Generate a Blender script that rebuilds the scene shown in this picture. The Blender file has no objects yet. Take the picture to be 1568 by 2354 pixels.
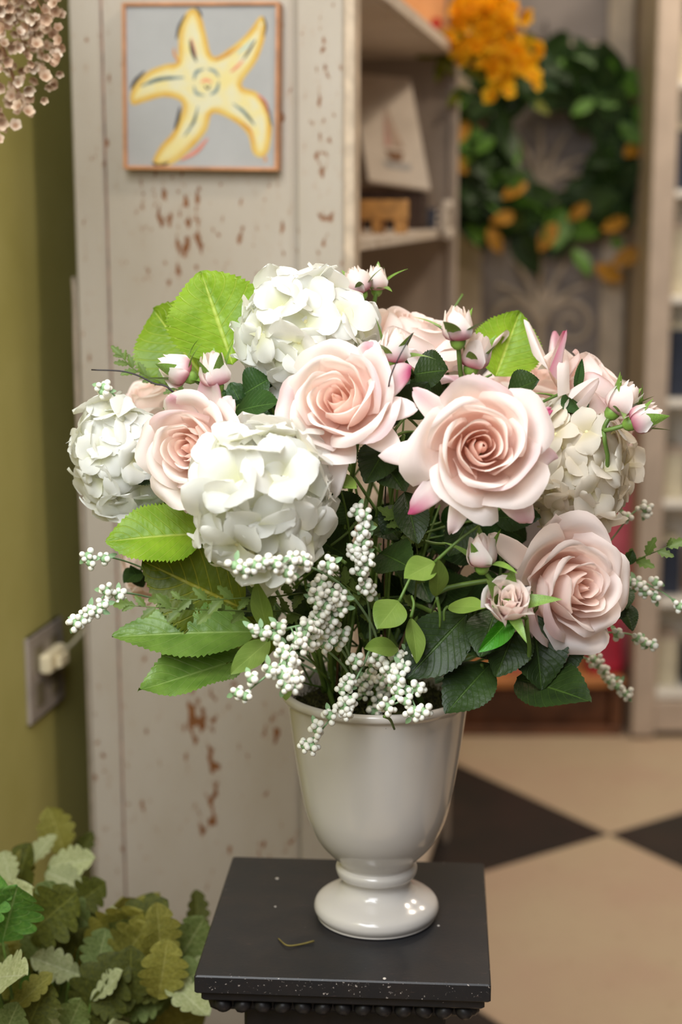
import bpy, math, random
from mathutils import Vector, Matrix, noise
from mathutils.geometry import tessellate_polygon

# ------------------------------------------------------------------ camera, world, lights, exposure
scene = bpy.context.scene
col = scene.collection
FPX, PITCH, EYE = 3640.0, math.radians(11), 1.53
cam_d = bpy.data.cameras.new('camera'); cam = bpy.data.objects.new('camera', cam_d); col.objects.link(cam)
cam.location = (0, 0, EYE); cam.rotation_euler = (math.radians(90) - PITCH, 0, 0)
cam_d.sensor_fit = 'VERTICAL'; cam_d.sensor_height = 36; cam_d.sensor_width = 24
cam_d.lens = 36 * FPX / 2354
cam_d.clip_start = 0.05
cam_d.dof.use_dof = True; cam_d.dof.focus_distance = 1.56; cam_d.dof.aperture_fstop = 3.0
scene.camera = cam
vs = scene.view_settings
vs.view_transform = 'Standard'; vs.look = 'None'; vs.gamma = 1; vs.use_curve_mapping = False
vs.exposure = -0.12

world = bpy.data.worlds.new('world'); scene.world = world; world.use_nodes = True
bg = world.node_tree.nodes['Background']
bg.inputs[0].default_value = (1.0, 0.90, 0.78, 1); bg.inputs[1].default_value = 0.12

def area_light(name, loc, target, size, size_y, power, color):
    d = bpy.data.lights.new(name, 'AREA'); d.shape = 'RECTANGLE'; d.size = size; d.size_y = size_y
    d.energy = power; d.color = color
    o = bpy.data.objects.new(name, d); col.objects.link(o); o.location = loc
    o.rotation_euler = (Vector(target) - Vector(loc)).to_track_quat('-Z', 'Y').to_euler()
    return o
area_light('window_light', (-0.58, 0.68, 2.50), (0.0, 1.75, 1.7), 1.1, 0.9, 48, (0.93, 0.965, 1.0))
for lx, ly in ((1.25, 2.9), (1.75, 3.7), (0.95, 4.1)):
    area_light('ceiling_light', (lx, ly, 2.95), (lx - 0.05, ly + 0.1, 0), 0.22, 0.22, 13, (1.0, 0.86, 0.70))
area_light('ceiling_light', (0.95, 1.15, 2.9), (0.5, 1.4, 0.5), 0.30, 0.30, 19, (1.0, 0.86, 0.72))
area_light('flower_fill_light', (-0.30, 0.10, 2.02), (0.15, 1.6, 1.25), 0.8, 0.7, 16, (0.93, 0.96, 1.0))  # fill lamp added near the camera to brighten the flower fronts

# ------------------------------------------------------------------ helpers
def px(x, y, D):
    """point of the place seen at photo pixel (x, y), D metres in front of the camera"""
    u = (x - 784) / FPX; v = (1177 - y) / FPX
    s = D / (math.cos(PITCH) + v * math.sin(PITCH))
    return Vector((u * s, D, EYE + (-math.sin(PITCH) + v * math.cos(PITCH)) * s))
def ppm(p):
    """pixels per metre at a point"""
    return FPX / (p[1] * math.cos(PITCH) + (EYE - p[2]) * math.sin(PITCH))
def lin(c):
    c = c / 255.0
    return c / 12.92 if c <= 0.04045 else ((c + 0.055) / 1.055) ** 2.4
def S(r, g, b): return (lin(r), lin(g), lin(b), 1.0)
def mixc(a, b, t): return tuple(a[i] + (b[i] - a[i]) * t for i in range(4))
def tag(o, label=None, cat=None, group=None, kind=None):
    if label: o['label'] = label
    if cat: o['category'] = cat
    if group: o['group'] = group
    if kind: o['kind'] = kind
    return o
def empty(name, mw=None, parent=None):
    o = bpy.data.objects.new(name, None); col.objects.link(o); o.empty_display_size = 0.02
    if parent: o.parent = parent
    if mw is not None: o.matrix_local = mw
    return o
def mesh_data(name, vs_, fs, mat=None, smooth=True, cols=None, uvs=None):
    me = bpy.data.meshes.new(name)
    me.from_pydata([tuple(v) for v in vs_], [], fs)
    if mat: me.materials.append(mat)
    if smooth: me.polygons.foreach_set('use_smooth', [True] * len(me.polygons))
    if cols:
        a = me.color_attributes.new('col', 'FLOAT_COLOR', 'POINT')
        a.data.foreach_set('color', [c for q in cols for c in q])
    if uvs:
        uv = me.uv_layers.new(name='UVMap')
        li = [0] * len(me.loops); me.loops.foreach_get('vertex_index', li)
        uv.data.foreach_set('uv', [c for i in li for c in uvs[i]])
    me.update()
    return me
def obj(name, me, parent=None, ml=None):
    o = bpy.data.objects.new(name, me); col.objects.link(o)
    if parent: o.parent = parent
    if ml is not None: o.matrix_local = ml
    return o
def merge(*parts):
    V, Fc = [], []
    for v, f in parts:
        k = len(V); V += list(v); Fc += [tuple(i + k for i in q) for q in f]
    return V, Fc
def box(x0, x1, y0, y1, z0, z1, b=0.0):
    if b <= 0:
        v = [(x, y, z) for x in (x0, x1) for y in (y0, y1) for z in (z0, z1)]
        f = [(0, 1, 3, 2), (4, 6, 7, 5), (0, 4, 5, 1), (2, 3, 7, 6), (0, 2, 6, 4), (1, 5, 7, 3)]
        return [Vector(p) for p in v], f
    # chamfered box: rings of an octagonal outline
    def ring(i, z):
        xa, xb, ya, yb = x0 + i, x1 - i, y0 + i, y1 - i
        return [Vector(p) for p in ((xa + b, ya, z), (xb - b, ya, z), (xb, ya + b, z), (xb, yb - b, z), (xb - b, yb, z), (xa + b, yb, z), (xa, yb - b, z), (xa, ya + b, z))]
    V = ring(b, z0) + ring(0, z0 + b) + ring(0, z1 - b) + ring(b, z1); Fc = []
    for r in range(3):
        for k in range(8):
            a = r * 8 + k; c = r * 8 + (k + 1) % 8
            Fc.append((a, c, c + 8, a + 8))
    Fc.append(tuple(range(7, -1, -1))); Fc.append(tuple(range(24, 32)))
    return V, Fc
def crom(pts, n):
    """catmull-rom through points (Vectors), n samples per span"""
    P = [pts[0] * 2 - pts[1]] + list(pts) + [pts[-1] * 2 - pts[-2]]
    out = []
    for i in range(1, len(P) - 2):
        for k in range(n):
            t = k / n
            out.append(0.5 * ((2 * P[i]) + (P[i + 1] - P[i - 1]) * t + (2 * P[i - 1] - 5 * P[i] + 4 * P[i + 1] - P[i + 2]) * t * t + (3 * P[i] - P[i - 1] - 3 * P[i + 1] + P[i + 2]) * t ** 3))
    out.append(pts[-1].copy())
    return out
def tube(pts, r0, r1, n=6, k=5):
    c = crom([Vector(p) for p in pts], k) if len(pts) > 2 else [Vector(p) for p in pts]
    V, Fc = [], []; up = Vector((0.3, 0.2, 1)).normalized(); m = len(c)
    for i, p in enumerate(c):
        t = (c[min(i + 1, m - 1)] - c[max(i - 1, 0)])
        t = t.normalized() if t.length > 1e-9 else Vector((0, 0, 1))
        a = t.cross(up)
        if a.length < 1e-3: a = t.cross(Vector((1, 0, 0)))
        a.normalize(); b = t.cross(a)
        r = r0 + (r1 - r0) * i / (m - 1)
        V += [p + (a * math.cos(2 * math.pi * q / n) + b * math.sin(2 * math.pi * q / n)) * r for q in range(n)]
    for i in range(m - 1):
        for q in range(n):
            q2 = (q + 1) % n
            Fc.append((i * n + q, i * n + q2, (i + 1) * n + q2, (i + 1) * n + q))
    Fc.append(tuple(range(n - 1, -1, -1))); Fc.append(tuple((m - 1) * n + q for q in range(n)))
    return V, Fc
def lathe(prof, n=64, c=(0, 0, 0)):
    V, Fc = [], []; m = len(prof)
    for r, z in prof:
        for k in range(n):
            a = 2 * math.pi * k / n
            V.append(Vector((c[0] + r * math.cos(a), c[1] + r * math.sin(a), c[2] + z)))
    for i in range(m - 1):
        for k in range(n):
            k2 = (k + 1) % n
            Fc.append((i * n + k, i * n + k2, (i + 1) * n + k2, (i + 1) * n + k))
    return V, Fc
def ball(r, seg=10, rings=7, sx=1, sy=1, sz=1):
    V, Fc = [Vector((0, 0, -r * sz))], []
    for i in range(1, rings):
        t = math.pi * i / rings
        for k in range(seg):
            a = 2 * math.pi * k / seg
            V.append(Vector((r * sx * math.sin(t) * math.cos(a), r * sy * math.sin(t) * math.sin(a), -r * sz * math.cos(t))))
    V.append(Vector((0, 0, r * sz))); top = len(V) - 1
    for k in range(seg):
        k2 = (k + 1) % seg
        Fc.append((0, 1 + k2, 1 + k))
        for i in range(rings - 2):
            a = 1 + i * seg
            Fc.append((a + k, a + k2, a + seg + k2, a + seg + k))
        a = 1 + (rings - 2) * seg
        Fc.append((a + k, a + k2, top))
    return V, Fc
def frame(z, xh=Vector((1, 0, 0)), loc=Vector((0, 0, 0)), sc=1.0):
    """matrix whose z axis is z and whose x axis lies along xh"""
    z = z.normalized(); x = xh - z * xh.dot(z)
    if x.length < 1e-4: x = Vector((0, 0, 1)) - z * z.z
    x.normalize(); y = z.cross(x)
    m = Matrix((x, y, z)).transposed().to_4x4()
    return Matrix.Translation(loc) @ m @ Matrix.Scale(sc, 4)
def bt_frame(base, tip, n):
    """leaf matrix: y from base to tip, z near n"""
    y = (tip - base); y.normalize(); z = n - y * n.dot(y)
    if z.length < 1e-4: z = Vector((0, 0, 1)) - y * y.z
    z.normalize(); x = y.cross(z)
    return Matrix.Translation(base) @ Matrix((x, y, z)).transposed().to_4x4()
def smooth(a, b, x):
    t = max(0.0, min(1.0, (x - a) / (b - a))); return t * t * (3 - 2 * t)

# ------------------------------------------------------------------ materials
class N:
    """tiny node builder"""
    def __init__(s, name):
        s.m = bpy.data.materials.new(name); s.m.use_nodes = True; s.t = s.m.node_tree
        s.bsdf = s.t.nodes['Principled BSDF']; s.out = s.t.nodes['Material Output']
    def n(s, typ, **kw):
        nd = s.t.nodes.new(typ)
        for k, v in kw.items(): setattr(nd, k, v)
        return nd
    def l(s, a, b): s.t.links.new(a, b)
    def math(s, op, a, b=None, c=None):
        nd = s.n('ShaderNodeMath', operation=op)
        for i, v in enumerate((a, b, c)):
            if v is None: continue
            if isinstance(v, (int, float)): nd.inputs[i].default_value = v
            else: s.l(v, nd.inputs[i])
        return nd.outputs[0]
    def mix(s, f, a, b):
        nd = s.n('ShaderNodeMix', data_type='RGBA')
        for i, v in ((0, f), (6, a), (7, b)):
            if isinstance(v, (int, float)): nd.inputs[i].default_value = v
            elif isinstance(v, tuple): nd.inputs[i].default_value = v
            else: s.l(v, nd.inputs[i])
        return nd.outputs[2]
    def noise(s, scale, detail=3, rough=0.55, vec=None):
        nd = s.n('ShaderNodeTexNoise'); nd.inputs['Scale'].default_value = scale
        nd.inputs['Detail'].default_value = detail; nd.inputs['Roughness'].default_value = rough
        if vec is not None: s.l(vec, nd.inputs['Vector'])
        return nd.outputs[0]
    def coord(s, which='Object', scale=None):
        c = s.n('ShaderNodeTexCoord').outputs[which]
        if scale:
            mp = s.n('ShaderNodeMapping'); mp.inputs['Scale'].default_value = scale; s.l(c, mp.inputs['Vector']); return mp.outputs[0]
        return c
    def ramp(s, f, a, b):
        nd = s.n('ShaderNodeMapRange', interpolation_type='SMOOTHSTEP')
        nd.inputs['From Min'].default_value = a; nd.inputs['From Max'].default_value = b; s.l(f, nd.inputs['Value']); return nd.outputs[0]
    def base(s, c): 
        if isinstance(c, tuple): s.bsdf.inputs['Base Color'].default_value = c
        else: s.l(c, s.bsdf.inputs['Base Color'])
    def set(s, **kw):
        for k, v in kw.items(): s.bsdf.inputs[k.replace('_', ' ')].default_value = v
    def bump(s, h, st=0.3, dist=0.002):
        nd = s.n('ShaderNodeBump'); nd.inputs['Strength'].default_value = st; nd.inputs['Distance'].default_value = dist
        s.l(h, nd.inputs['Height']); s.l(nd.outputs[0], s.bsdf.inputs['Normal'])
    def translucent(s, fac, c):
        tr = s.n('ShaderNodeBsdfTranslucent'); mx = s.n('ShaderNodeMixShader'); mx.inputs[0].default_value = fac
        if isinstance(c, tuple): tr.inputs[0].default_value = c
        else: s.l(c, tr.inputs[0])
        s.l(s.bsdf.outputs[0], mx.inputs[1]); s.l(tr.outputs[0], mx.inputs[2]); s.l(mx.outputs[0], s.out.inputs[0])

def plain(name, c, rough=0.6, var=0.12, scale=30, spec=0.5, bump=0.0, metal=0.0):
    k = N(name); f = k.noise(scale, 4, vec=k.coord())
    dark = tuple(c[i] * (1 - var * 1.6) for i in range(3)) + (1,)
    lite = tuple(min(1, c[i] * (1 + var)) for i in range(3)) + (1,)
    k.base(k.mix(k.ramp(f, 0.3, 0.7), dark, lite)); k.set(Roughness=rough, Specular_IOR_Level=spec, Metallic=metal)
    if bump: k.bump(f, bump, 0.003)
    return k.m

def petal_mat(name, rough=0.62, trans=0.28):
    k = N(name); a = k.n('ShaderNodeVertexColor', layer_name='col').outputs[0]
    f = k.noise(60, 3, vec=k.coord())
    k.base(a); k.set(Roughness=rough, Specular_IOR_Level=0.25)
    k.bump(f, 0.12, 0.002); k.translucent(trans, a)
    return k.m

def leaf_mat(name, c, vein, c2=None, rough=0.5, trans=0.25, nv=9, slant=0.32, bump=0.5, vstr=0.6, spec=0.4, rnd=0.35):
    k = N(name); uv = k.n('ShaderNodeUVMap', uv_map='UVMap').outputs[0]
    sep = k.n('ShaderNodeSeparateXYZ'); k.l(uv, sep.inputs[0])
    u = k.math('ABSOLUTE', k.math('MULTIPLY', k.math('SUBTRACT', sep.outputs[0], 0.5), 2.0)); v = sep.outputs[1]
    mid = k.math('SUBTRACT', 1.0, k.ramp(u, 0.015, 0.06))
    ph = k.math('MULTIPLY', k.math('SUBTRACT', v, k.math('MULTIPLY', u, slant)), float(nv))
    tri = k.math('ABSOLUTE', k.math('SUBTRACT', k.math('FRACT', ph), 0.5))
    side = k.math('SUBTRACT', 1.0, k.ramp(tri, 0.02, 0.09))
    fine = k.noise(240, 2, vec=k.coord())
    big = k.noise(22, 3, vec=k.coord())
    oi = k.n('ShaderNodeObjectInfo').outputs['Random']
    c2 = c2 or tuple(x * 0.6 for x in c[:3]) + (1,)
    cc = k.mix(k.ramp(big, 0.3, 0.72), c, c2)
    hs = k.n('ShaderNodeHueSaturation')
    k.l(cc, hs.inputs['Color']); k.l(k.math('ADD', 1 - rnd / 2, k.math('MULTIPLY', oi, rnd)), hs.inputs['Value'])
    cc = k.mix(k.math('MULTIPLY', k.math('MAXIMUM', mid, k.math('MULTIPLY', side, 0.45)), vstr), hs.outputs[0], vein)
    k.base(cc); k.set(Roughness=rough, Specular_IOR_Level=spec)
    h = k.math('ADD', k.math('MULTIPLY', k.math('MAXIMUM', mid, side), -1.0), k.math('MULTIPLY', fine, 0.5))
    k.bump(h, bump, 0.0015); k.translucent(trans, cc)
    return k.m

M = {}
M['petal'] = petal_mat('rose_petal', 0.6, 0.45)
M['white_petal'] = petal_mat('hydrangea_petal', 0.7, 0.48)
M['hyd_leaf'] = leaf_mat('hydrangea_leaf', S(134, 166, 38), S(190, 204, 90), S(100, 136, 24), 0.45, 0.3, 9, 0.3)
M['hyd_leaf_olive'] = leaf_mat('hydrangea_leaf_olive', S(108, 122, 16), S(176, 170, 60), S(78, 94, 12), 0.5, 0.35, 8, 0.3)
M['hyd_leaf_green'] = leaf_mat('hydrangea_leaf_green', S(120, 152, 64), S(156, 182, 100), S(82, 116, 40), 0.4, 0.2, 9, 0.3)
M['rose_leaf'] = leaf_mat('rose_leaf_dark', S(46, 66, 26), S(78, 106, 42), S(26, 40, 18), 0.42, 0.08, 10, 0.3, 0.6, 0.5, 0.25)
M['mid_leaf'] = leaf_mat('filler_leaf', S(52, 86, 36), S(92, 128, 58), S(32, 58, 24), 0.45, 0.15, 9, 0.3)
M['pale_leaf'] = leaf_mat('pale_oval_leaf', S(128, 152, 66), S(158, 178, 92), S(106, 134, 52), 0.5, 0.2, 7, 0.4, 0.2, 0.3)
M['bright_leaf'] = leaf_mat('bright_young_leaf', S(78, 168, 32), S(120, 200, 60), S(60, 140, 26), 0.4, 0.25, 8, 0.3)
M['fern'] = leaf_mat('fern_leaf', S(98, 118, 52), S(130, 148, 78), S(66, 88, 36), 0.5, 0.15, 5, 0.3, 0.2, 0.4)
M['sepal'] = plain('rose_sepal', S(112, 146, 58), 0.5, 0.25, 60)
M['stem'] = plain('green_stem', S(92, 120, 48), 0.5, 0.2, 40)
M['twig'] = plain('brown_twig', S(96, 68, 44), 0.7, 0.25, 60)
M['wire'] = plain('dark_wire', S(42, 34, 36), 0.5, 0.1)
M['berry'] = plain('white_berry', S(240, 238, 226), 0.5, 0.05, 200)
M['berry_stalk'] = plain('berry_stalk', S(142, 176, 128), 0.6, 0.15, 60)
M['eye'] = plain('floret_eye', S(222, 214, 160), 0.6, 0.1)
M['core'] = plain('flower_core', S(176, 186, 128), 0.8, 0.1)
M['moss'] = plain('moss', S(46, 48, 20), 0.95, 0.6, 120, 0.1, 1.0)

# ------------------------------------------------------------------ the room (turned 10.5 degrees to the camera)
YAW = math.radians(-10.5)
A = Vector((math.cos(YAW), math.sin(YAW), 0)); B = Vector((-math.sin(YAW), math.cos(YAW), 0))
C0 = Vector((0.004, 2.35, 0))                    # near right corner of the bookcase
ROOM = Matrix.Translation(C0) @ Matrix.Rotation(YAW, 4, 'Z')
RINV = ROOM.inverted()
def hit(x, y, p0, n):
    d = px(x, y, 1.0) - Vector((0, 0, EYE)); o = Vector((0, 0, EYE))
    return o + d * ((p0 - o).dot(n) / d.dot(n))
def hit_panel(x, y, ly=0.0):      # on the bookcase side, in room coordinates
    return RINV @ hit(x, y, ROOM @ Vector((0, ly, 0)), B)
WALLX = -0.495
def hit_wall(x, y):
    return RINV @ hit(x, y, ROOM @ Vector((WALLX, 0, 0)), A)

# floor: painted checks, each square a piece
fm_l = N('floor_cream'); f1 = fm_l.noise(3.0, 5, vec=fm_l.coord('Object')); f2 = fm_l.noise(26, 4, vec=fm_l.coord('Object'))
c_ = fm_l.mix(fm_l.ramp(f1, 0.3, 0.72), S(208, 188, 158), S(204, 176, 152))
fm_l.base(fm_l.mix(fm_l.math('MULTIPLY', fm_l.ramp(f2, 0.55, 0.8), 0.35), c_, S(176, 150, 120))); fm_l.set(Roughness=0.42, Specular_IOR_Level=0.4)
fm_d = N('floor_black'); f1 = fm_d.noise(4.0, 5, vec=fm_d.coord('Object')); f2 = fm_d.noise(40, 4, vec=fm_d.coord('Object'))
c_ = fm_d.mix(fm_d.ramp(f1, 0.3, 0.72), S(46, 44, 42), S(60, 50, 46))
fm_d.base(fm_d.mix(fm_d.math('MULTIPLY', fm_d.ramp(f2, 0.6, 0.85), 0.4), c_, S(92, 86, 80))); fm_d.set(Roughness=0.4, Specular_IOR_Level=0.35)
grout = plain('floor_grout', S(70, 60, 50), 0.9, 0.2)
fl = obj('floor', mesh_data('floor', *box(-3.5, 5.0, -1.5, 6.5, -0.06, -0.006), grout, False)); tag(fl, kind='structure')
TS = 0.82; TA = math.radians(34.2); TC = Vector((0.664, 3.696, 0))
tv, tf = box(0.0012, TS - 0.0012, 0.0012, TS - 0.0012, -0.006, 0.0, 0.002)
tile_me = [mesh_data('tile', tv, tf, m, False) for m in (fm_l.m, fm_d.m)]
ta = Vector((math.cos(TA), math.sin(TA), 0)); tb = Vector((-math.sin(TA), math.cos(TA), 0))
for i in range(-6, 6):
    for j in range(-6, 5):
        p = TC + ta * (i * TS) + tb * (j * TS); c = p + (ta + tb) * TS / 2
        if not (-2.0 < c.x < 3.2 and -0.6 < c.y < 5.9): continue
        obj('tile', tile_me[(i + j) % 2], fl, Matrix.Translation(p) @ Matrix.Rotation(TA, 4, 'Z'))

wg = N('green_wall'); f1 = wg.noise(5, 4, vec=wg.coord()); f2 = wg.noise(160, 2, vec=wg.coord())
wg.base(wg.mix(wg.ramp(f1, 0.3, 0.7), S(188, 180, 108), S(178, 170, 96))); wg.set(Roughness=0.75, Specular_IOR_Level=0.3); wg.bump(f2, 0.15, 0.002)
w = obj('wall_left', mesh_data('wall_left', *box(WALLX - 0.1, WALLX, -2.6, 3.4, 0, 3.0), wg.m, False), None, ROOM); tag(w, kind='structure')
wb = plain('back_wall_paint', S(190, 174, 152), 0.8, 0.08, 4)
w = obj('wall_back', mesh_data('wall_back', *box(-0.7, 4.0, 2.75, 2.85, 0, 3.0), wb, False), None, ROOM); tag(w, kind='structure')
base_m = plain('baseboard_paint', S(112, 84, 60), 0.6, 0.1)
w = obj('baseboard_back', mesh_data('baseboard_back', *box(-0.35, 3.9, 2.725, 2.748, 0, 0.12, 0.004), base_m, False), None, ROOM); tag(w, kind='structure')

# ------------------------------------------------------------------ bookcase with a distressed white side
def distressed(name, base, spots, seed=0.0, amount=1.0):
    k = N(name); co = k.n('ShaderNodeTexCoord').outputs['Object']
    sep = k.n('ShaderNodeSeparateXYZ'); k.l(co, sep.inputs[0]); x, z = sep.outputs[0], sep.outputs[2]
    mp = k.n('ShaderNodeMapping'); mp.inputs['Scale'].default_value = (1, 1, 0.5); mp.inputs['Location'].default_value = (seed, 0, seed); k.l(co, mp.inputs['Vector'])
    chips = k.noise(92, 2.5, 0.5, mp.outputs[0]); low = k.noise(9, 2, 0.5, mp.outputs[0])
    msk = None
    for cx, cz, sx, sz, st in spots:
        dx = k.math('DIVIDE', k.math('SUBTRACT', x, cx), sx); dz = k.math('DIVIDE', k.math('SUBTRACT', z, cz), sz)
        g = k.math('MULTIPLY', k.math('EXPONENT', k.math('MULTIPLY', k.math('ADD', k.math('MULTIPLY', dx, dx), k.math('MULTIPLY', dz, dz)), -1.0)), st)
        msk = g if msk is None else k.math('MAXIMUM', msk, g)
    th = k.math('ADD', k.math('ADD', chips, k.math('MULTIPLY', msk, 0.19)), k.math('MULTIPLY', k.math('SUBTRACT', low, 0.5), 0.22))
    chip = k.ramp(th, 0.69, 0.735); halo = k.ramp(th, 0.60, 0.71)
    wood = k.mix(k.noise(90, 3, vec=mp.outputs[0]), S(92, 52, 26), S(156, 104, 62))
    stain = k.noise(6, 4, vec=mp.outputs[0])
    c = k.mix(k.ramp(stain, 0.35, 0.75), base, tuple(base[i] * (0.9, 0.87, 0.82)[i] for i in range(3)) + (1,))
    c = k.mix(k.math('MULTIPLY', halo, 0.35), c, S(168, 140, 116)); c = k.mix(chip, c, wood)
    k.base(c); k.set(Roughness=0.55, Specular_IOR_Level=0.35)
    k.bump(k.math('MULTIPLY', chip, -1.0), 0.5, 0.002)
    return k.m
def pz(x, y):
    q = hit_panel(x, y); return q.x, q.z
sp = []
for (x, y, sx, sy, st) in ((390, 490, 90, 95, 0.8), (440, 560, 40, 60, 0.75), (745, 330, 22, 420, 0.72), (620, 520, 60, 90, 0.35), (345, 560, 30, 60, 0.5),
                           (455, 1655, 40, 60, 1.35), (485, 1790, 16, 85, 1.35), (635, 1690, 18, 70, 0.75), (240, 1770, 18, 35, 0.8), (470, 1920, 16, 35, 0.85), (380, 1915, 40, 16, 0.7), (610, 1945, 18, 22, 0.8)):
    c = pz(x, y); s = pz(x + sx, y + sy); sp.append((c[0], c[1], abs(s[0] - c[0]), abs(s[1] - c[1]), st))
dis = distressed('distressed_white_paint', S(184, 174, 160), sp)
dis2 = distressed('worn_shelf_paint', S(214, 200, 184), [(0.0, 1.5, 0.02, 0.6, 0.4)], 3.0)
inner = plain('bookcase_inside_paint', S(176, 160, 144), 0.7, 0.08, 8)
groove = plain('brown_groove', S(150, 112, 92), 0.7, 0.3, 40)
BW, BL, BH = 0.412, 1.36, 2.35
bk = empty('bookcase', ROOM)
tag(bk, 'tall open bookcase with chipped white painted side panel', 'bookcase')
xl = pz(250, 700)[0]; xr = pz(683, 500)[0]
gap = 0.0035
def part(name, parent, bx, mat, sm=False): return obj(name, mesh_data(name, *bx, mat, sm), parent)
part('side_stile', bk, box(-BW, xl - gap / 2, 0, 0.026, 0.0, BH, 0.003), dis)
part('side_stile', bk, box(xr, -0.0005, 0, 0.026, 0.0, BH, 0.003), dis)
# recessed panel with a sloping moulding beside the right stile
pv = [Vector(p) for p in ((xl + gap / 2, 0.003, 0), (xr - 0.011, 0.004, 0), (xr - 0.001, 0.010, 0), (xr - 0.001, 0.022, 0), (xl + gap / 2, 0.022, 0))]
pv2 = [v + Vector((0, 0, BH)) for v in pv]
part('side_panel', bk, (pv + pv2, [(0, 1, 6, 5), (1, 2, 7, 6), (2, 3, 8, 7), (3, 4, 9, 8), (4, 0, 5, 9), (4, 3, 2, 1, 0), (5, 6, 7, 8, 9)]), dis)
part('groove_strip', bk, box(xl - gap / 2, xl + gap / 2, 0.006, 0.02, 0.0, BH), groove)
part('back_board', bk, box(-BW, -BW + 0.012, 0.027, BL - 0.022, 0, BH), inner)
part('end_panel', bk, box(-BW, -0.002, BL - 0.02, BL, 0, BH, 0.002), inner)
pt = part('front_post', bk, box(0, 0.016, 0.0, 0.05, 0, BH, 0.002), plain('worn_edge_wood', S(204, 184, 160), 0.65, 0.14, 26))
part('front_post', bk, box(0, 0.016, BL - 0.05, BL, 0, BH, 0.002), inner)
for zt, th in ((0.12, 0.03), (0.62, 0.018), (1.06, 0.018), (1.478, 0.018), (1.874, 0.024), (2.32, 0.03)):
    part('shelf', bk, box(-BW + 0.012, 0.0, 0.027, BL - 0.022, zt - th, zt, 0.0015), dis2)
    part('shelf_edge', bk, box(0.0005, 0.012, 0.0505, BL - 0.0505, zt - th, zt, 0.0015), dis2)
SH = 1.478

# a crooked strip of trim hanging at the wall side of the panel
q0 = hit_panel(172, 690); q1 = hit_panel(178, 900)
cable = tube([ROOM @ Vector((-BW - 0.012, 0.02, hit_panel(178, 640).z)), ROOM @ Vector((-BW - 0.006, 0.006, q0.z)), ROOM @ Vector((-BW - 0.006, 0.004, q1.z)), ROOM @ Vector((-BW - 0.006, 0.012, 0.75)), ROOM @ Vector((-BW - 0.010, 0.02, 0.02))], 0.004, 0.004, 8)
o = obj('cable', mesh_data('cable', *cable, plain('cable_skin', S(170, 154, 136), 0.6, 0.1)))
tag(o, 'pale cable running down the left edge of the chipped bookcase side', 'cable')

# ------------------------------------------------------------------ painting of a starfish on the bookcase side
pc = [hit_panel(*q) for q in ((287, 15), (645, 3), (652, 388), (300, 396))]
x0 = (pc[0].x + pc[3].x) / 2; x1 = (pc[1].x + pc[2].x) / 2; z1 = (pc[0].z + pc[1].z) / 2; z0 = (pc[2].z + pc[3].z) / 2
PW, PH = x1 - x0, z1 - z0
pcx, pcz = (x0 + x1) / 2, (z0 + z1) / 2
PR = Matrix.Translation((pcx, -0.001, pcz)) @ Matrix.Rotation(math.radians(0.9), 4, 'Y')
pic = empty('starfish_painting', ROOM @ PR)
tag(pic, 'square painting of a yellow starfish on grey in thin copper frame', 'painting')
cm = N('canvas_grey'); f = cm.noise(9, 4, vec=cm.coord()); cm.base(cm.mix(cm.ramp(f, 0.3, 0.7), S(172, 171, 169), S(163, 162, 160))); cm.set(Roughness=0.8)
part('canvas', pic, box(-PW / 2 + 0.004, PW / 2 - 0.004, -0.018, -0.001, -PH / 2 + 0.004, PH / 2 - 0.004), cm.m)
cop = plain('copper_frame', S(190, 132, 88), 0.45, 0.15, 30)
for bx in (box(-PW / 2, -PW / 2 + 0.005, -0.024, 0, -PH / 2, PH / 2, 0.001), box(PW / 2 - 0.005, PW / 2, -0.024, 0, -PH / 2, PH / 2, 0.001),
           box(-PW / 2 + 0.005, PW / 2 - 0.005, -0.024, 0, PH / 2 - 0.005, PH / 2, 0.001), box(-PW / 2 + 0.005, PW / 2 - 0.005, -0.024, 0, -PH / 2, -PH / 2 + 0.005, 0.001)):
    part('frame', pic, bx, cop)
PRI = PR.inverted()
def can(x, y):
    q = PRI @ hit_panel(x, y, -0.019); return Vector((q.x, 0, q.z))
star = [(410, 110), (412, 70), (425, 35), (445, 19), (463, 40), (474, 80), (490, 130), (530, 110), (570, 75), (598, 38), (612, 50), (608, 90), (590, 140), (555, 195), (592, 213), (615, 245), (625, 290), (618, 345), (600, 362), (581, 350), (570, 310), (540, 280), (490, 260), (475, 300), (440, 342), (400, 375), (365, 382), (352, 370), (370, 335), (400, 300), (420, 240), (380, 222), (330, 235), (305, 241), (299, 220), (311, 195), (340, 165), (380, 148), (406, 143)]
def smooth_poly(pts, k=4):
    n = len(pts); out = []
    V2 = [Vector((p[0], p[1], 0)) for p in pts]
    for i in range(n):
        a, b, c, d = V2[i - 1], V2[i], V2[(i + 1) % n], V2[(i + 2) % n]
        for j in range(k):
            t = j / k
            out.append(0.5 * ((2 * b) + (c - a) * t + (2 * a - 5 * b + 4 * c - d) * t * t + (3 * b - a - 3 * c + d) * t ** 3))
    return out
def inset(pts, d):
    n = len(pts); out = []
    for i in range(n):
        t = (pts[(i + 1) % n] - pts[i - 1]).normalized()
        out.append(pts[i] + Vector((-t.y, t.x, 0)) * d)
    return out
def flat(pts, y0, y1):
    loc = [can(p.x, p.y) for p in pts]; n = len(loc)
    V = [Vector((p.x, y0, p.z)) for p in loc] + [Vector((p.x, y1, p.z)) for p in loc]
    tri = tessellate_polygon([[Vector((p.x, p.z, 0)) for p in loc]])
    Fc = [tuple(t) for t in tri] + [(i, (i + 1) % n, n + (i + 1) % n, n + i) for i in range(n)]
    return V, Fc
def paint(name, a, b, sc):
    k = N(name); f = k.noise(sc, 4, vec=k.coord()); k.base(k.mix(k.ramp(f, 0.35, 0.65), a, b)); k.set(Roughness=0.7); return k.m
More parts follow.
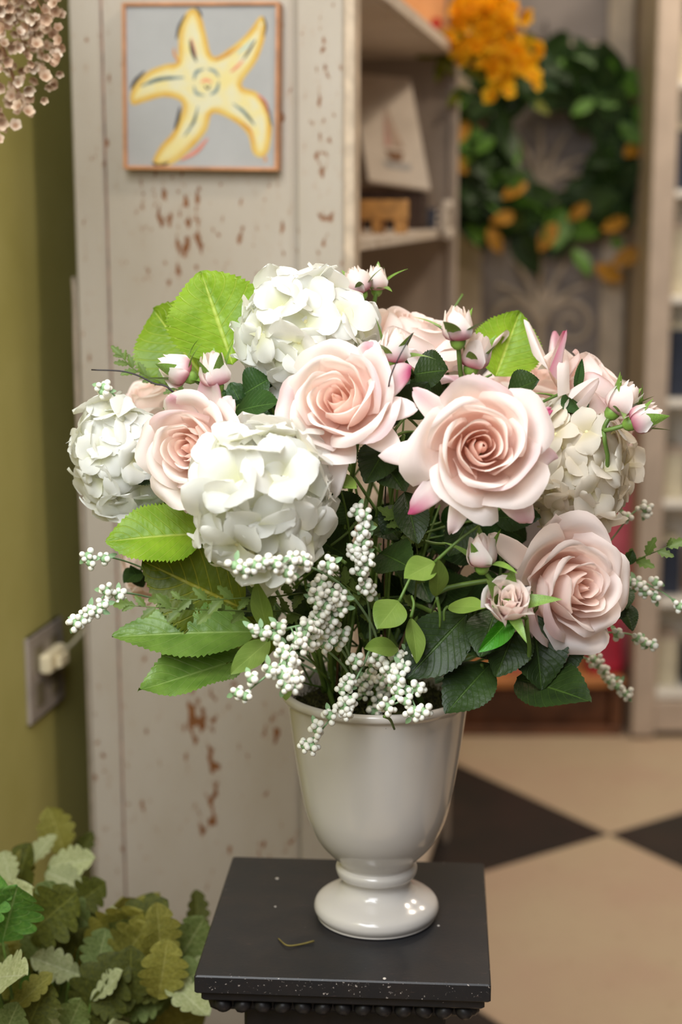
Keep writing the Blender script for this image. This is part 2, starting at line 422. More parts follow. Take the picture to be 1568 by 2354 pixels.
sp0 = smooth_poly(star)
starp = part('painted_starfish', pic, flat(sp0, -0.0184, -0.018), paint('ochre_paint', S(206, 160, 62), S(210, 178, 92), 30))
part('yellow_paint', starp, flat(inset(sp0, 10), -0.0187, -0.0184), paint('yellow_paint', S(222, 202, 126), S(216, 190, 122), 40))
part('cream_paint', starp, flat(inset(sp0, 16), -0.019, -0.0187), paint('cream_paint', S(212, 206, 172), S(220, 204, 138), 36))
def stroke(pts, w, mat, yy=-0.0193):
    c = crom([Vector((p[0], p[1], 0)) for p in pts], 5); L, R_ = [], []
    for i, p in enumerate(c):
        t = (c[min(i + 1, len(c) - 1)] - c[max(i - 1, 0)]).normalized(); s = i / (len(c) - 1)
        ww = w * (0.35 + 0.65 * math.sin(math.pi * min(1, max(0, s)))) / 2
        L.append(p + Vector((-t.y, t.x, 0)) * ww); R_.append(p - Vector((-t.y, t.x, 0)) * ww)
    part('brush_stroke', starp, flat(L + R_[::-1], yy, yy + 0.0006), mat)
pk = plain('paint_black', S(62, 56, 52), 0.7, 0.1); ptl = paint('paint_teal', S(96, 120, 122), S(140, 152, 146), 120); ppk = plain('paint_coral', S(214, 132, 108), 0.7, 0.1); pblu = plain('paint_blue', S(158, 192, 190), 0.7, 0.1); por = plain('paint_orange', S(206, 140, 70), 0.7, 0.1)
for pts, w, m in (([(301, 205), (312, 185), (333, 164)], 8, pk), ([(402, 298), (410, 272), (414, 246)], 8, pk), ([(351, 374), (366, 382), (388, 374)], 9, pk), ([(406, 90), (412, 62), (426, 34)], 6, pk), ([(592, 216), (610, 236), (620, 268)], 8, ppk), ([(600, 224), (616, 250), (625, 290)], 5, pk), ([(450, 17), (460, 28), (464, 40)], 5, pk), ([(606, 38), (612, 60), (608, 84)], 4, pk),
                  ([(438, 92), (443, 118), (452, 142)], 9, pk), ([(440, 86), (446, 108), (452, 130)], 4, ppk), ([(588, 92), (572, 118), (560, 136)], 6, pk), ([(560, 138), (545, 154), (530, 166)], 7, ppk), ([(545, 124), (560, 112), (580, 92)], 5, pblu), ([(326, 198), (368, 182), (424, 178)], 10, ptl), ([(340, 190), (370, 182), (400, 180)], 4, pk), ([(456, 244), (446, 280), (424, 314)], 7, ptl), ([(452, 258), (444, 282), (436, 294)], 4, pk), ([(536, 238), (562, 258), (586, 288)], 8, ptl), ([(560, 258), (574, 270), (582, 284)], 5, pk), ([(400, 110), (402, 126), (414, 146)], 6, por), ([(478, 318), (452, 348), (416, 368)], 9, ppk), ([(492, 140), (520, 128), (556, 104)], 5, por), ([(556, 280), (576, 300), (584, 330)], 5, por),
                  ([(446, 184), (452, 166), (470, 158)], 8, ptl), ([(478, 158), (494, 164), (504, 178)], 8, ptl), ([(504, 188), (498, 208), (484, 218)], 8, ptl), ([(470, 220), (452, 214), (446, 198)], 8, ptl), ([(462, 190), (474, 184), (488, 190)], 7, ppk), ([(470, 196), (478, 204), (484, 196)], 5, pk), ([(604, 356), (612, 366), (606, 372)], 4, por)):
    stroke(pts, w, m)

# ------------------------------------------------------------------ things on the bookcase shelf
def local_quad_board(cs, th, mat, name, parent=None):
    n = (cs[1] - cs[0]).cross(cs[3] - cs[0]).normalized()
    V = list(cs) + [c + n * th for c in cs]
    return obj(name, mesh_data(name, V, [(0, 1, 2, 3), (7, 6, 5, 4), (0, 4, 5, 1), (1, 5, 6, 2), (2, 6, 7, 3), (3, 7, 4, 0)], mat, False), parent)
bd = [px(806, 168, 3.50), px(943, 180, 3.50), px(990, 436, 3.33), px(848, 414, 3.33)]
pr = empty('sailboat_print'); tag(pr, 'cream art print of a small sailboat leaning on bookcase shelf', 'print')
paper = paint('print_paper', S(222, 208, 190), S(210, 196, 178), 14)
local_quad_board(bd, 0.008, paper, 'print_board', pr)
fr_d = plain('dark_easel_board', S(70, 62, 58), 0.7, 0.1)
def onb(a, b): return bd[0] * (1 - a) * (1 - b) + bd[1] * a * (1 - b) + bd[2] * a * b + bd[3] * (1 - a) * b
nb = (bd[1] - bd[0]).cross(bd[3] - bd[0]).normalized()
for nm, poly, c in (('printed_hull', [(0.36, .70), (.66, .70), (.60, .79), (.42, .79)], S(140, 104, 76)), ('printed_sail', [(.50, .28), (.68, .66), (.50, .66)], S(196, 170, 148)), ('printed_sail', [(.47, .32), (.47, .66), (.36, .66)], S(206, 160, 144)), ('printed_water', [(.28, .80), (.76, .80), (.72, .86), (.34, .86)], S(176, 172, 166))):
    q = [onb(a, b) - nb * 0.0006 for a, b in poly]; n = len(q)
    obj(nm, mesh_data(nm, q + [p + nb * 0.0005 for p in q], [tuple(range(n)), tuple(range(2 * n - 1, n - 1, -1))] + [(i, (i + 1) % n, n + (i + 1) % n, n + i) for i in range(n)], plain(nm, c, 0.8), False), pr)
# wooden crate with legs
def shelf_matrix(x, y, D, z=SH, rz=0.0):
    p = px(x, y, D); return Matrix.Translation((p.x, D, z)) @ Matrix.Rotation(YAW + rz, 4, 'Z')
oak = plain('oak_box', S(206, 152, 84), 0.6, 0.15, 40)
cr = empty('wooden_stand', shelf_matrix(870, 520, 2.95)); tag(cr, 'small honey coloured wooden stand with stubby legs on bookcase shelf', 'stand')
part('stand_top', cr, box(-0.052, 0.052, -0.03, 0.03, 0.024, 0.060, 0.002), oak)
for sx in (-1, 0, 1):
    for sy in (-1, 1):
        part('leg', cr, box(sx * 0.042 - 0.008, sx * 0.042 + 0.008, sy * 0.022 - 0.007, sy * 0.022 + 0.007, 0, 0.0238), oak)
navy = plain('navy_cover', S(66, 70, 84), 0.6, 0.1)
for i in range(3):
    e = empty('navy_book', shelf_matrix(979, 500, 3.50, SH + 0.0003 + i * 0.0145, 0.02 * (i - 1)))
    tag(e, ['navy covered book at the bottom of the small shelf stack', 'navy covered book in the middle of the small shelf stack', 'navy covered book on top of the small shelf stack'][i], 'book', 'navy books on the bookcase shelf')
    part('cover', e, box(-0.026, 0.026, -0.035, 0.035, 0, 0.0025), navy); part('cover', e, box(-0.026, 0.026, -0.035, 0.035, 0.0115, 0.014), navy)
    part('spine', e, box(-0.026, 0.026, -0.035, -0.033, 0.0026, 0.0114), navy); part('pages', e, box(-0.024, 0.024, -0.0328, 0.033, 0.0026, 0.0114), paper)
# pale driftwood pieces leaning over the stand
drift = plain('pale_driftwood', S(196, 176, 156), 0.85, 0.2, 50, 0.3, 0.4)
e = empty('driftwood_piece', shelf_matrix(820, 500, 3.05)); tag(e, 'pale weathered driftwood slab standing left of the wooden stand', 'driftwood')
E0 = e.matrix_local.inverted()
part('slab', e, tube([E0 @ px(812, 535, 3.05), E0 @ px(808, 450, 3.05), E0 @ px(806, 372, 3.05)], 0.011, 0.008, 7), drift, True)
part('branch', e, tube([E0 @ px(812, 440, 3.04), E0 @ px(840, 425, 3.02), E0 @ px(870, 445, 3.0), E0 @ px(905, 463, 2.99)], 0.012, 0.004, 7), drift, True)
part('branch', e, tube([E0 @ px(808, 385, 3.05), E0 @ px(830, 400, 3.05), E0 @ px(852, 430, 3.04)], 0.006, 0.004, 7), drift, True)
dk = plain('dark_brown_box', S(74, 56, 46), 0.8, 0.2)  # even dark brown of the box
e = empty('dark_box', shelf_matrix(895, 460, 3.40)); tag(e, 'dark brown box under the leaning sailboat print', 'box')
part('box_body', e, box(-0.06, 0.075, -0.035, 0.05, 0, 0.080, 0.002), dk); part('lid', e, box(-0.063, 0.078, -0.038, 0.053, 0.0802, 0.092, 0.002), plain('box_lid', S(120, 96, 78), 0.8, 0.2))
# scroll label holder on the far post
tagm = plain('white_bracket_paint', S(206, 192, 174), 0.6, 0.1)
bx_ = hit(1018, 505, ROOM @ Vector((0.018, 0, 0)), A)
e = empty('shelf_bracket', Matrix.Translation(bx_) @ Matrix.Rotation(YAW, 4, 'Z')); tag(e, 'small white scrolled bracket on the far bookcase post', 'bracket')
part('bracket_plate', e, box(0, 0.012, -0.03, 0.03, -0.03, 0.03, 0.003), tagm)
for z in (-0.03, 0.03):
    o = part('scroll', e, lathe([(0.0, -0.012), (0.012, -0.009), (0.014, 0), (0.012, 0.009), (0.0, 0.012)], 12), tagm, True); o.location = (0.008, 0, z)
# added board for the end panel, warm lamp light put into its tan
ul = empty('lamp_tinted_board', ROOM); tag(ul, 'added tan board with red dot coloured like the lamp-lit end panel above the top bookcase shelf', 'board')
part('board_sheet', ul, box(-0.30, -0.015, BL - 0.03, BL - 0.0235, 1.876, 2.28), plain('lamp_tinted_tan', S(226, 176, 128), 0.7, 0.08, 12))
o = part('red_dot', ul, lathe([(0, -0.002), (0.013, -0.002), (0.013, 0.001), (0, 0.001)], 16), plain('red_print', S(196, 70, 56), 0.7, 0.1)); o.matrix_local = Matrix.Translation((-0.035, BL - 0.0315, 1.925)) @ Matrix.Rotation(math.pi / 2, 4, 'X')
ld = bpy.data.lights.new('shelf_lamp', 'POINT'); ld.energy = 2.2; ld.color = (1, 0.66, 0.36); ld.shadow_soft_size = 0.03
lo = bpy.data.objects.new('shelf_lamp', ld); col.objects.link(lo); lo.location = ROOM @ Vector((-0.1, BL - 0.3, 2.24))

# ------------------------------------------------------------------ outlet on the green wall
h0 = hit_wall(57, 1560); h1 = hit_wall(138, 1515)
oc = hit_wall(96, 1541)
ow = abs(h1.y - h0.y); oh = 0.142
ow = min(ow, 0.21)
ot = empty('wall_outlet', ROOM @ Matrix.Translation((WALLX, (h0.y + h1.y) / 2, oc.z))); tag(ot, 'grey plastic double outlet plate on the green wall', 'outlet')
plm = plain('outlet_plastic', S(168, 156, 144), 0.5, 0.06); plm2 = plain('outlet_socket', S(126, 116, 92), 0.5, 0.1)
part('cover_plate', ot, box(0.0, 0.007, -ow / 2, ow / 2, -oh / 2, oh / 2, 0.003), plm)
for sy in (-1, 1):
    for sz in (-1, 1):
        s_ = part('socket', ot, box(0.0072, 0.0088, sy * ow * 0.22 - ow * 0.11, sy * ow * 0.22 + ow * 0.11, sz * oh * 0.21 - 0.019, sz * oh * 0.21 + 0.019, 0.0006), plm2)
pg = empty('plug', ROOM @ Matrix.Translation((WALLX + 0.0092, (h0.y + h1.y) / 2 + ow * 0.05, oc.z + oh * 0.14))); tag(pg, 'cream power plug pushed into the wall outlet', 'plug')
plg = plain('plug_plastic', S(226, 212, 176), 0.5, 0.05)
part('plug_body', pg, box(0, 0.02, -0.05, 0.03, -0.016, 0.016, 0.004), plg)
part('plug_pin_collar', pg, box(0.0202, 0.03, -0.03, 0.01, -0.011, 0.011, 0.003), plg)
part('cord', pg, tube([Vector((0.012, 0.03, 0.0)), Vector((0.014, 0.09, 0.006)), Vector((0.018, 0.18, 0.03)), Vector((0.014, 0.30, 0.06))], 0.003, 0.003, 8), plg, True)

# ------------------------------------------------------------------ far side of the shop: carved door, wreath, bench, display case
dm = plain('door_stile_paint', S(206, 190, 170), 0.65, 0.1, 12); dpn = plain('door_panel_grey', S(150, 141, 137), 0.75, 0.1, 8); scm = plain('scroll_paint', S(206, 190, 172), 0.6, 0.1, 20)
DD = 4.78
DM = Matrix.Translation((px(1250, 400, DD).x, DD, 0)) @ Matrix.Rotation(YAW * 0.4, 4, 'Z')
dr = empty('carved_door', DM); tag(dr, 'grey panelled door with carved scrollwork leaning behind the wreath', 'door')
pm = 1 / ppm(px(1250, 400, DD))
def dx(x): return (x - 1250) * pm
for a, b in ((1022, 1112), (1388, 1444)):
    part('stile', dr, box(dx(a), dx(b), 0, 0.035, 0, 2.3, 0.003), dm)
part('panel', dr, box(dx(1112), dx(1388), 0.02, 0.032, 0.05, 2.28), dpn)
for z0_, z1_ in ((0.0, 0.14), (1.93, 1.99), (2.24, 2.3)):
    part('rail', dr, box(dx(1112) + 0.0003, dx(1388) - 0.0003, 0.0005, 0.034, z0_, z1_, 0.003), dm)
def dp(x, y):
    q = DM.inverted() @ px(x, y, DD); return Vector((q.x, 0.013, q.z))
def scroll(cx, cy, r, s, turns=1.6):
    P = []
    for i in range(22):
        t = i / 21; a = math.pi * (1.0 - s * 0) - s * t * turns * 2 * math.pi
        rr = r * (1 - 0.82 * t); P.append(dp(cx + s * -1 * rr * math.cos(t * turns * 2 * math.pi) , cy - rr * math.sin(t * turns * 2 * math.pi)))
    return P
for cy in (440, 735, 1030):
    for ang, ln in ((-52, 130), (-24, 150), (0, 155), (24, 150), (52, 130)):
        a = math.radians(ang); P = []
        for i in range(6):
            t = i / 5; P.append(dp(1245 + math.sin(a * (0.55 + 0.45 * t)) * ln * t, cy - math.cos(a * (0.55 + 0.45 * t)) * ln * t))
        part('carved_plume', dr, tube(P, 0.013, 0.006, 8, 3), scm, True)
    for s in (-1, 1):
        part('carved_scroll', dr, tube(scroll(1245 + s * 68, cy + 10, 58, s), 0.011, 0.006, 8, 2), scm, True)
    part('carved_stem', dr, tube([dp(1245, cy + 150), dp(1245, cy + 70), dp(1245, cy)], 0.012, 0.014, 8), scm, True)

# magnolia wreath
def leaf_mesh(name, L, W, mat, teeth=0, tooth=0.0, lobes=0, lobe=0.0, fold=0.25, curl=0.15, wave=0.0, ripple=0.0, nvein=9, slant=0.32, nv=16, nu=3, a=0.8, b=0.75, twist=0.0, seed=0):
    R = random.Random(seed)
    if teeth: nv = max(nv, teeth * 2)
    V, uv, Fc = [], [], []; ph = R.uniform(0, 6.28)
    for i in range(nv + 1):
        v = i / nv
        w = (math.sin(math.pi * min(1, max(0, v)) ** a)) ** b if 0 < v < 1 else 0.0
        w = max(w, 0.02) * W / 2
        if lobes: w *= 1 + lobe * (2 * abs(math.sin(v * lobes * math.pi)) ** 0.6 - 1.2) * (1 if 0.04 < v < 0.985 else 0)
        for j in range(-nu, nu + 1):
            u = j / nu
            ww = w; dy = 0
            if teeth and abs(j) == nu and 0 < i < nv:
                ww = w * (1 + (tooth if i % 2 else -tooth * 0.4) * R.uniform(0.5, 1.3)); dy = L * 0.35 / nv if i % 2 else 0
            if abs(u) > 0 and (teeth or lobes): dy += abs(u) * w * 0.18 * (1 - v)
            x = u * ww; y = L * v + dy
            z = fold * abs(x) - curl * L * v * v
            z += wave * W * abs(u) ** 1.5 * math.sin(v * 9 + ph + (2.2 if u < 0 else 0))
            if ripple:
                p = (v - abs(u) * slant) * nvein; z -= ripple * abs(math.cos(math.pi * p)) ** 6 * (1 - 0.5 * abs(u)) * min(1, abs(u) * 5)
                z -= ripple * 1.2 * math.exp(-(u / 0.12) ** 2)
            if twist:
                t = twist * v; x, z = x * math.cos(t) - z * math.sin(t), x * math.sin(t) + z * math.cos(t)
            V.append(Vector((x, y, z))); uv.append((u * 0.5 + 0.5, v))
    m = 2 * nu + 1
    for i in range(nv):
        for j in range(2 * nu):
            k = i * m + j; Fc.append((k, k + 1, k + m + 1, k + m))
    return mesh_data(name, V, Fc, mat, True, None, uv)

mg = leaf_mat('magnolia_leaf', S(44, 72, 28), S(74, 98, 48), S(22, 38, 18), 0.5, 0.05, 8, 0.3)
mgb = leaf_mat('magnolia_leaf_bright', S(98, 144, 50), S(124, 160, 72), S(64, 106, 34), 0.4, 0.12, 8, 0.3)
mgo = leaf_mat('magnolia_leaf_gold', S(208, 146, 34), S(196, 150, 70), S(140, 98, 26), 0.6, 0.15, 8, 0.3)
ML = [[leaf_mesh('leaf', 0.145, 0.076, m, fold=0.2, curl=c, wave=0.03, nv=10, nu=2, a=0.9, seed=i) for i, c in enumerate((0.1, 0.25, -0.15))] for m in (mg, mgb, mgo)]
R = random.Random(5)
wc = px(1262, 348, DD - 0.1)
WM = frame(Vector((0.06, -1, 0.06)), Vector((1, 0, 0)), wc)
wr = empty('magnolia_wreath', WM); tag(wr, 'dark magnolia leaf wreath with golden brown leaves hanging on the carved door', 'wreath')
RR = 0.220
tor = tube([Vector((RR * math.cos(t * math.pi / 12), RR * math.sin(t * math.pi / 12), 0)) for t in range(25)], 0.022, 0.022, 8, 2)
part('ring_base', wr, tor, M['twig'], True)
gold = [(1062, 385), (1165, 500), (1130, 545), (1262, 535), (1335, 482), (1420, 512), (1452, 585), (1388, 622), (1190, 432), (1465, 340), (1060, 300)]
brt = [(1445, 300), (1475, 250), (1400, 230), (1460, 205), (1350, 240), (1180, 420), (1120, 330), (1420, 560), (1330, 590)]
WI = WM.inverted()
def wleaf(pt, var, dirv, nrm, sc):
    obj('leaf', ML[var][R.randrange(3)], wr, bt_frame(pt - dirv * 0.05 * sc, pt + dirv * 0.05, nrm) @ Matrix.Scale(sc, 4))
for k in range(210):
    t = R.uniform(0, 2 * math.pi); rr = RR + R.gauss(0, 0.042); zz = R.uniform(-0.01, 0.05)
    pt = Vector((rr * math.cos(t), rr * math.sin(t), zz))
    tang = Vector((-math.sin(t), math.cos(t), 0)) * (1 if R.random() < 0.8 else -1); rad = Vector((math.cos(t), math.sin(t), 0))
    d = (tang * R.uniform(0.3, 1) + rad * R.uniform(-0.5, 1.0) + Vector((0, 0, R.uniform(-0.1, 0.5)))).normalized()
    wleaf(pt, 0 if R.random() < 0.86 else 1, d, Vector((R.uniform(-.7, .7), R.uniform(-.7, .7), 1)), R.uniform(0.8, 1.15))
for lst, var in ((gold, 2), (brt, 1)):
    for x, y in lst:
        q = WI @ px(x, y, DD - 0.17); q.z = 0.075
        wleaf(q, var, Vector((R.uniform(-1, 1), R.uniform(-1, 0.6), 0.15)).normalized(), Vector((R.uniform(-.4, .4), R.uniform(-.2, .5), 1)), R.uniform(0.42, 0.68))
# hanging hook for the wreath
part('hanging_wire', wr, tube([Vector((0, RR, 0.0)), Vector((0, RR + 0.09, -0.06)), Vector((0, RR + 0.16, -0.085))], 0.003, 0.003, 6), M['wire'], True)

# yellow blossom branch hanging at the end of the bookcase
ye = petal_mat('yellow_blossom', 0.6, 0.3); R = random.Random(9)
def blossom_mesh(name, r, np_, ca, cb, mat, cup=0.4, w=0.55):
    V, C, Fc = [], [], []
    for p in range(np_):
        a = 2 * math.pi * p / np_
        for i in range(4):
            for j in (-1, 0, 1):
                t = i / 3; ww = w * r * math.sin(math.pi * (0.12 + 0.76 * t)) ; rr = r * (0.05 + 0.95 * t) * (1 - 0.12 * abs(j) * t)
                x = rr; y = j * ww; z = cup * r * t * t + 0.1 * r * abs(j)
                V.append(Vector((x * math.cos(a) - y * math.sin(a), x * math.sin(a) + y * math.cos(a), z))); C.append(mixc(ca, cb, t))
        k = p * 12
        for i in range(3):
            for j in range(2):
                q = k + i * 3 + j; Fc.append((q, q + 1, q + 4, q + 3))
    return mesh_data(name, V, Fc, mat, True, C)
yb = [blossom_mesh('blossom', 0.024, 5, S(236, 160, 10), c, ye, 0.5) for c in (S(255, 214, 40), S(252, 196, 26))]
fo = empty('yellow_blossom_branch', Matrix.Translation(px(1105, -40, 3.62))); tag(fo, 'bunch of yellow orange blossoms hanging between bookcase and wreath', 'flowers')
FI = Matrix.Translation(-px(1105, -40, 3.62))
tips = []
for (tx, ty) in ((1060, 40), (1130, 120), (1180, 170), (1225, 195), (1150, 215), (1085, 150), (1250, 95), (1030, 110), (1170, 60), (1110, 70)):
    P = [Vector((R.uniform(-0.01, 0.01), 0, 0.12)), FI @ px(1105 + (tx - 1105) * 0.35 + R.uniform(-8, 8), -40 + (ty + 40) * 0.5, 3.6), FI @ px(tx, ty, 3.58 + R.uniform(-0.05, 0.05))]
    part('twig', fo, tube(P, 0.004, 0.002, 5), M['twig'], True); tips.append((tx, ty))
for k in range(120):
    tx, ty = R.choice(tips[:6] + tips[8:] if k % 8 else tips); t = R.uniform(0.35, 1.05)
    x = 1105 + (tx - 1105) * (t if t > .5 else .5 * t / .5) + R.gauss(0, 20); y = -40 + (ty + 40) * t + R.gauss(0, 14)
    obj('blossom', yb[k % 2], fo, frame(Vector((R.uniform(-1, 1), -1, R.uniform(-.6, .8))), Vector((1, 0, R.uniform(-1, 1))), FI @ px(x, y, 3.57 + R.uniform(-0.06, 0.04)), R.uniform(0.7, 1.1)))
yl = leaf_mesh('leaf', 0.06, 0.022, M['mid_leaf'], nv=8, nu=2); yl2 = leaf_mesh('leaf', 0.06, 0.026, leaf_mat('olive_leaf', S(132, 138, 20), S(150, 150, 50), S(96, 104, 16)), nv=8, nu=2)
for k in range(46):
    if k < 16: x, y = R.gauss(1025, 18), R.gauss(105, 24)
    else: x, y = R.uniform(1060, 1230), R.uniform(10, 230)
    b_ = FI @ px(x, y, 3.6); obj('leaf', yl2 if k < 30 else yl, fo, bt_frame(b_, b_ + Vector((R.uniform(-1, 1), -0.3, R.uniform(-1, 0.6))), Vector((R.uniform(-.5, .5), -1, .3))))

# low wooden bench with pink goods
bw_ = plain('bench_wood', S(196, 128, 72), 0.5, 0.2, 14); bwd = plain('bench_dark_wood', S(112, 70, 44), 0.55, 0.25, 10)
bn = empty('wooden_bench', Matrix.Translation((px(1250, 1600, 4.45).x, 4.45, 0))); tag(bn, 'low brown wooden bench against the far wall', 'bench')
part('bench_top', bn, box(-0.27, 0.232, -0.03, 0.22, 0.150, 0.178, 0.004), bw_)
part('front_board', bn, box(-0.234, 0.197, 0.03, 0.05, 0.0263, 0.1497, 0.002), bwd)
part('floor_board', bn, box(-0.265, 0.23, -0.02, 0.21, 0.0, 0.026, 0.003), bwd)
for sx in (-0.265, 0.198):
    for sy in (-0.018, 0.17): part('leg', bn, box(sx, sx + 0.03, sy, sy + 0.03, 0.0263, 0.1497, 0.002), bwd)
def bag(name, x, D, w, h, d, mat, label, z=0.1785):
    e = empty(name, Matrix.Translation((px(x, 1500, D).x, D, z)) @ Matrix.Rotation(random.Random(x).uniform(-.2, .2), 4, 'Z')); tag(e, label, 'bag')
    V, Fc = [], []
    rows = 8; ring = 12
    for i in range(rows):
        t = i / (rows - 1); s = 1 - 0.35 * t ** 1.5; dd = d * (1 - 0.8 * t)
        for k in range(ring):
            a = 2 * math.pi * k / ring
            V.append(Vector((w / 2 * s * math.copysign(abs(math.cos(a)) ** .5, math.cos(a)) , dd / 2 * math.copysign(abs(math.sin(a)) ** .5, math.sin(a)), h * t)))
    for i in range(rows - 1):
        for k in range(ring):
            k2 = (k + 1) % ring; Fc.append((i * ring + k, i * ring + k2, (i + 1) * ring + k2, (i + 1) * ring + k))
    Fc += [tuple(range(ring - 1, -1, -1)), tuple((rows - 1) * ring + k for k in range(ring))]
    part('bag_body', e, (V, Fc), mat, True)
    part('handle', e, tube([Vector((-w * .15, 0, h)), Vector((-w * .1, 0, h + .06)), Vector((w * .1, 0, h + .06)), Vector((w * .15, 0, h))], 0.003, 0.003, 6), mat, True)
pink = plain('pink_fabric', S(226, 112, 128), 0.6, 0.12, 12); red = plain('red_fabric', S(186, 42, 66), 0.6, 0.15, 12); rosy = plain('salmon_fabric', S(228, 138, 128), 0.6, 0.12, 12)
bag('tall_pink_bag', 1414, 4.58, 0.088, 0.70, 0.09, pink, 'tall pink cloth bag standing on the far bench behind the roses')
bag('red_bag', 1388, 4.50, 0.11, 0.17, 0.09, red, 'crimson cloth bag on bench under the lowest right rose')
bag('salmon_bag', 1185, 4.52, 0.10, 0.16, 0.09, rosy, 'salmon pink bag at the left end of the far bench')

# white display case at the right edge
DC = 4.4; wx = plain('case_paint', S(202, 184, 166), 0.55, 0.06, 10); wx2 = plain('case_white', S(250, 246, 236), 0.5, 0.05, 10)
cs = empty('display_case', Matrix.Translation((px(1452, 1700, DC).x, DC, 0))); tag(cs, 'tall cream display case with white shelves at the right edge', 'display case')
pmc = 1 / ppm(px(1480, 900, DC))
part('corner_post', cs, box(0, 0.066, 0, 0.05, 0.01, 2.6, 0.004), wx)
part('corner_post', cs, box(0.62, 0.686, 0, 0.05, 0.01, 2.6, 0.004), wx)
part('back_panel', cs, box(0.01, 0.676, 0.30, 0.315, 0.01, 2.6), wx2)
part('side_panel', cs, box(0.004, 0.018, 0.0505, 0.2995, 0.01, 2.6), wx)
part('foot_rail', cs, box(0.0665, 0.6195, 0.012, 0.04, 0.02, 0.11, 0.003), wx)
part('plinth', cs, box(0.008, 0.67, 0.03, 0.30, 0.0, 0.0098), plain('plinth_black', S(40, 34, 30), 0.8))
for z in (0.115, 0.39, 0.68, 0.97, 1.26, 1.55, 1.84, 2.13):
    part('shelf', cs, box(0.0185, 0.66, 0.03, 0.2995, z, z + 0.018, 0.002), wx2)
R = random.Random(4); bl = plain('navy_card', S(44, 52, 70), 0.6, 0.1); pkc = plain('cream_card', S(224, 214, 186), 0.6, 0.06); org = plain('peach_card', S(226, 150, 110), 0.6, 0.06)
zs = (0.1335, 0.4085, 0.6985, 0.9885, 1.2785, 1.5685, 1.8585)
wh = ['lowest', 'second lowest', 'third', 'fourth', 'fifth', 'sixth', 'topmost']
for i, z in enumerate(zs):
    for j, xx in enumerate((0.085, 0.17)):
        m = (bl if (i + j) % 2 else pkc) if j == 0 else (org if i % 3 == 1 else bl)
        h = R.uniform(0.12, 0.2); e = empty('stationery_box', Matrix.Translation((cs.location.x + xx, DC + 0.10, z))); nm = {0: 'navy', 1: 'cream', 2: 'peach'}[(bl, pkc, org).index(m)]
        tag(e, f"{nm} gift box on the {wh[i]} visible shelf of the display case, {'by the post' if j == 0 else 'inner side'}", 'box', 'boxes in the display case')
        part('box_body', e, box(0, 0.06, 0, 0.08, 0.0002, h, 0.002), m); part('lid', e, box(-0.002, 0.062, -0.002, 0.082, h + 0.0002, h + 0.02, 0.002), pkc if m is bl else wx)

# ------------------------------------------------------------------ black pedestal
pd_ = N('black_pedestal_paint'); co = pd_.coord()
sep = pd_.n('ShaderNodeSeparateXYZ'); pd_.l(co, sep.inputs[0])
edge = pd_.math('MAXIMUM', pd_.math('ABSOLUTE', sep.outputs[0]), pd_.math('ABSOLUTE', sep.outputs[1]))
fine = pd_.noise(330, 3, 0.6, co); mid_ = pd_.noise(26, 5, 0.6, co)
mp = pd_.n('ShaderNodeMapping'); mp.inputs['Scale'].default_value = (1, 9, 9); mp.inputs['Rotation'].default_value = (0, 0, 0.5); pd_.l(co, mp.inputs['Vector'])
scr = pd_.noise(55, 3, 0.6, mp.outputs[0])
ew = pd_.math('MULTIPLY', pd_.ramp(edge, 0.144, 0.1535), 0.10)
c1 = pd_.mix(pd_.ramp(mid_, 0.35, 0.75), S(33, 33, 36), S(42, 38, 38))
c1 = pd_.mix(pd_.math('MULTIPLY', pd_.ramp(scr, 0.66, 0.74), 0.3), c1, S(122, 96, 86))
c1 = pd_.mix(pd_.ramp(pd_.math('ADD', fine, ew), 0.74, 0.80), c1, S(170, 160, 154))
pd_.base(c1); pd_.set(Roughness=0.42, Specular_IOR_Level=0.4); pd_.bump(fine, 0.15, 0.001)
ZT = 0.75
ped = empty('pedestal', Matrix.Translation((0.0105, 1.652, 0)) @ Matrix.Rotation(math.radians(-3.7), 4, 'Z')); tag(ped, 'square black wooden pedestal with scuffed top under the vase', 'pedestal')
h = 0.1525
part('top_slab', ped, box(-h, h, -h, h, ZT - 0.020, ZT, 0.0015), pd_.m)
part('lip', ped, box(-h + 0.006, h - 0.006, -h + 0.006, h - 0.006, ZT - 0.031, ZT - 0.0202, 0.002), pd_.m)
part('neck_moulding', ped, box(-h + 0.022, h - 0.022, -h + 0.022, h - 0.022, ZT - 0.05, ZT - 0.0312, 0.004), pd_.m)
part('column', ped, box(-0.107, 0.107, -0.107, 0.107, 0.0602, ZT - 0.0502, 0.003), pd_.m)
part('foot', ped, box(-0.15, 0.15, -0.15, 0.15, 0.0, 0.06, 0.006), pd_.m)
dv, df = ball(1.0, 8, 5, 0.0105, 0.010, 0.0085)
dart = mesh_data('carved_bead', dv, df, pd_.m)
for s in range(4):
    for i in range(13):
        a = s * math.pi / 2; q = Matrix.Rotation(a, 4, 'Z') @ Vector((-0.126 + i * 0.021, -h + 0.020, ZT - 0.0405))
        obj('carved_bead', dart, ped, Matrix.Translation(q) @ Matrix.Rotation(a, 4, 'Z') @ Matrix.Rotation(0.5 * (-1) ** i, 4, 'Y'))
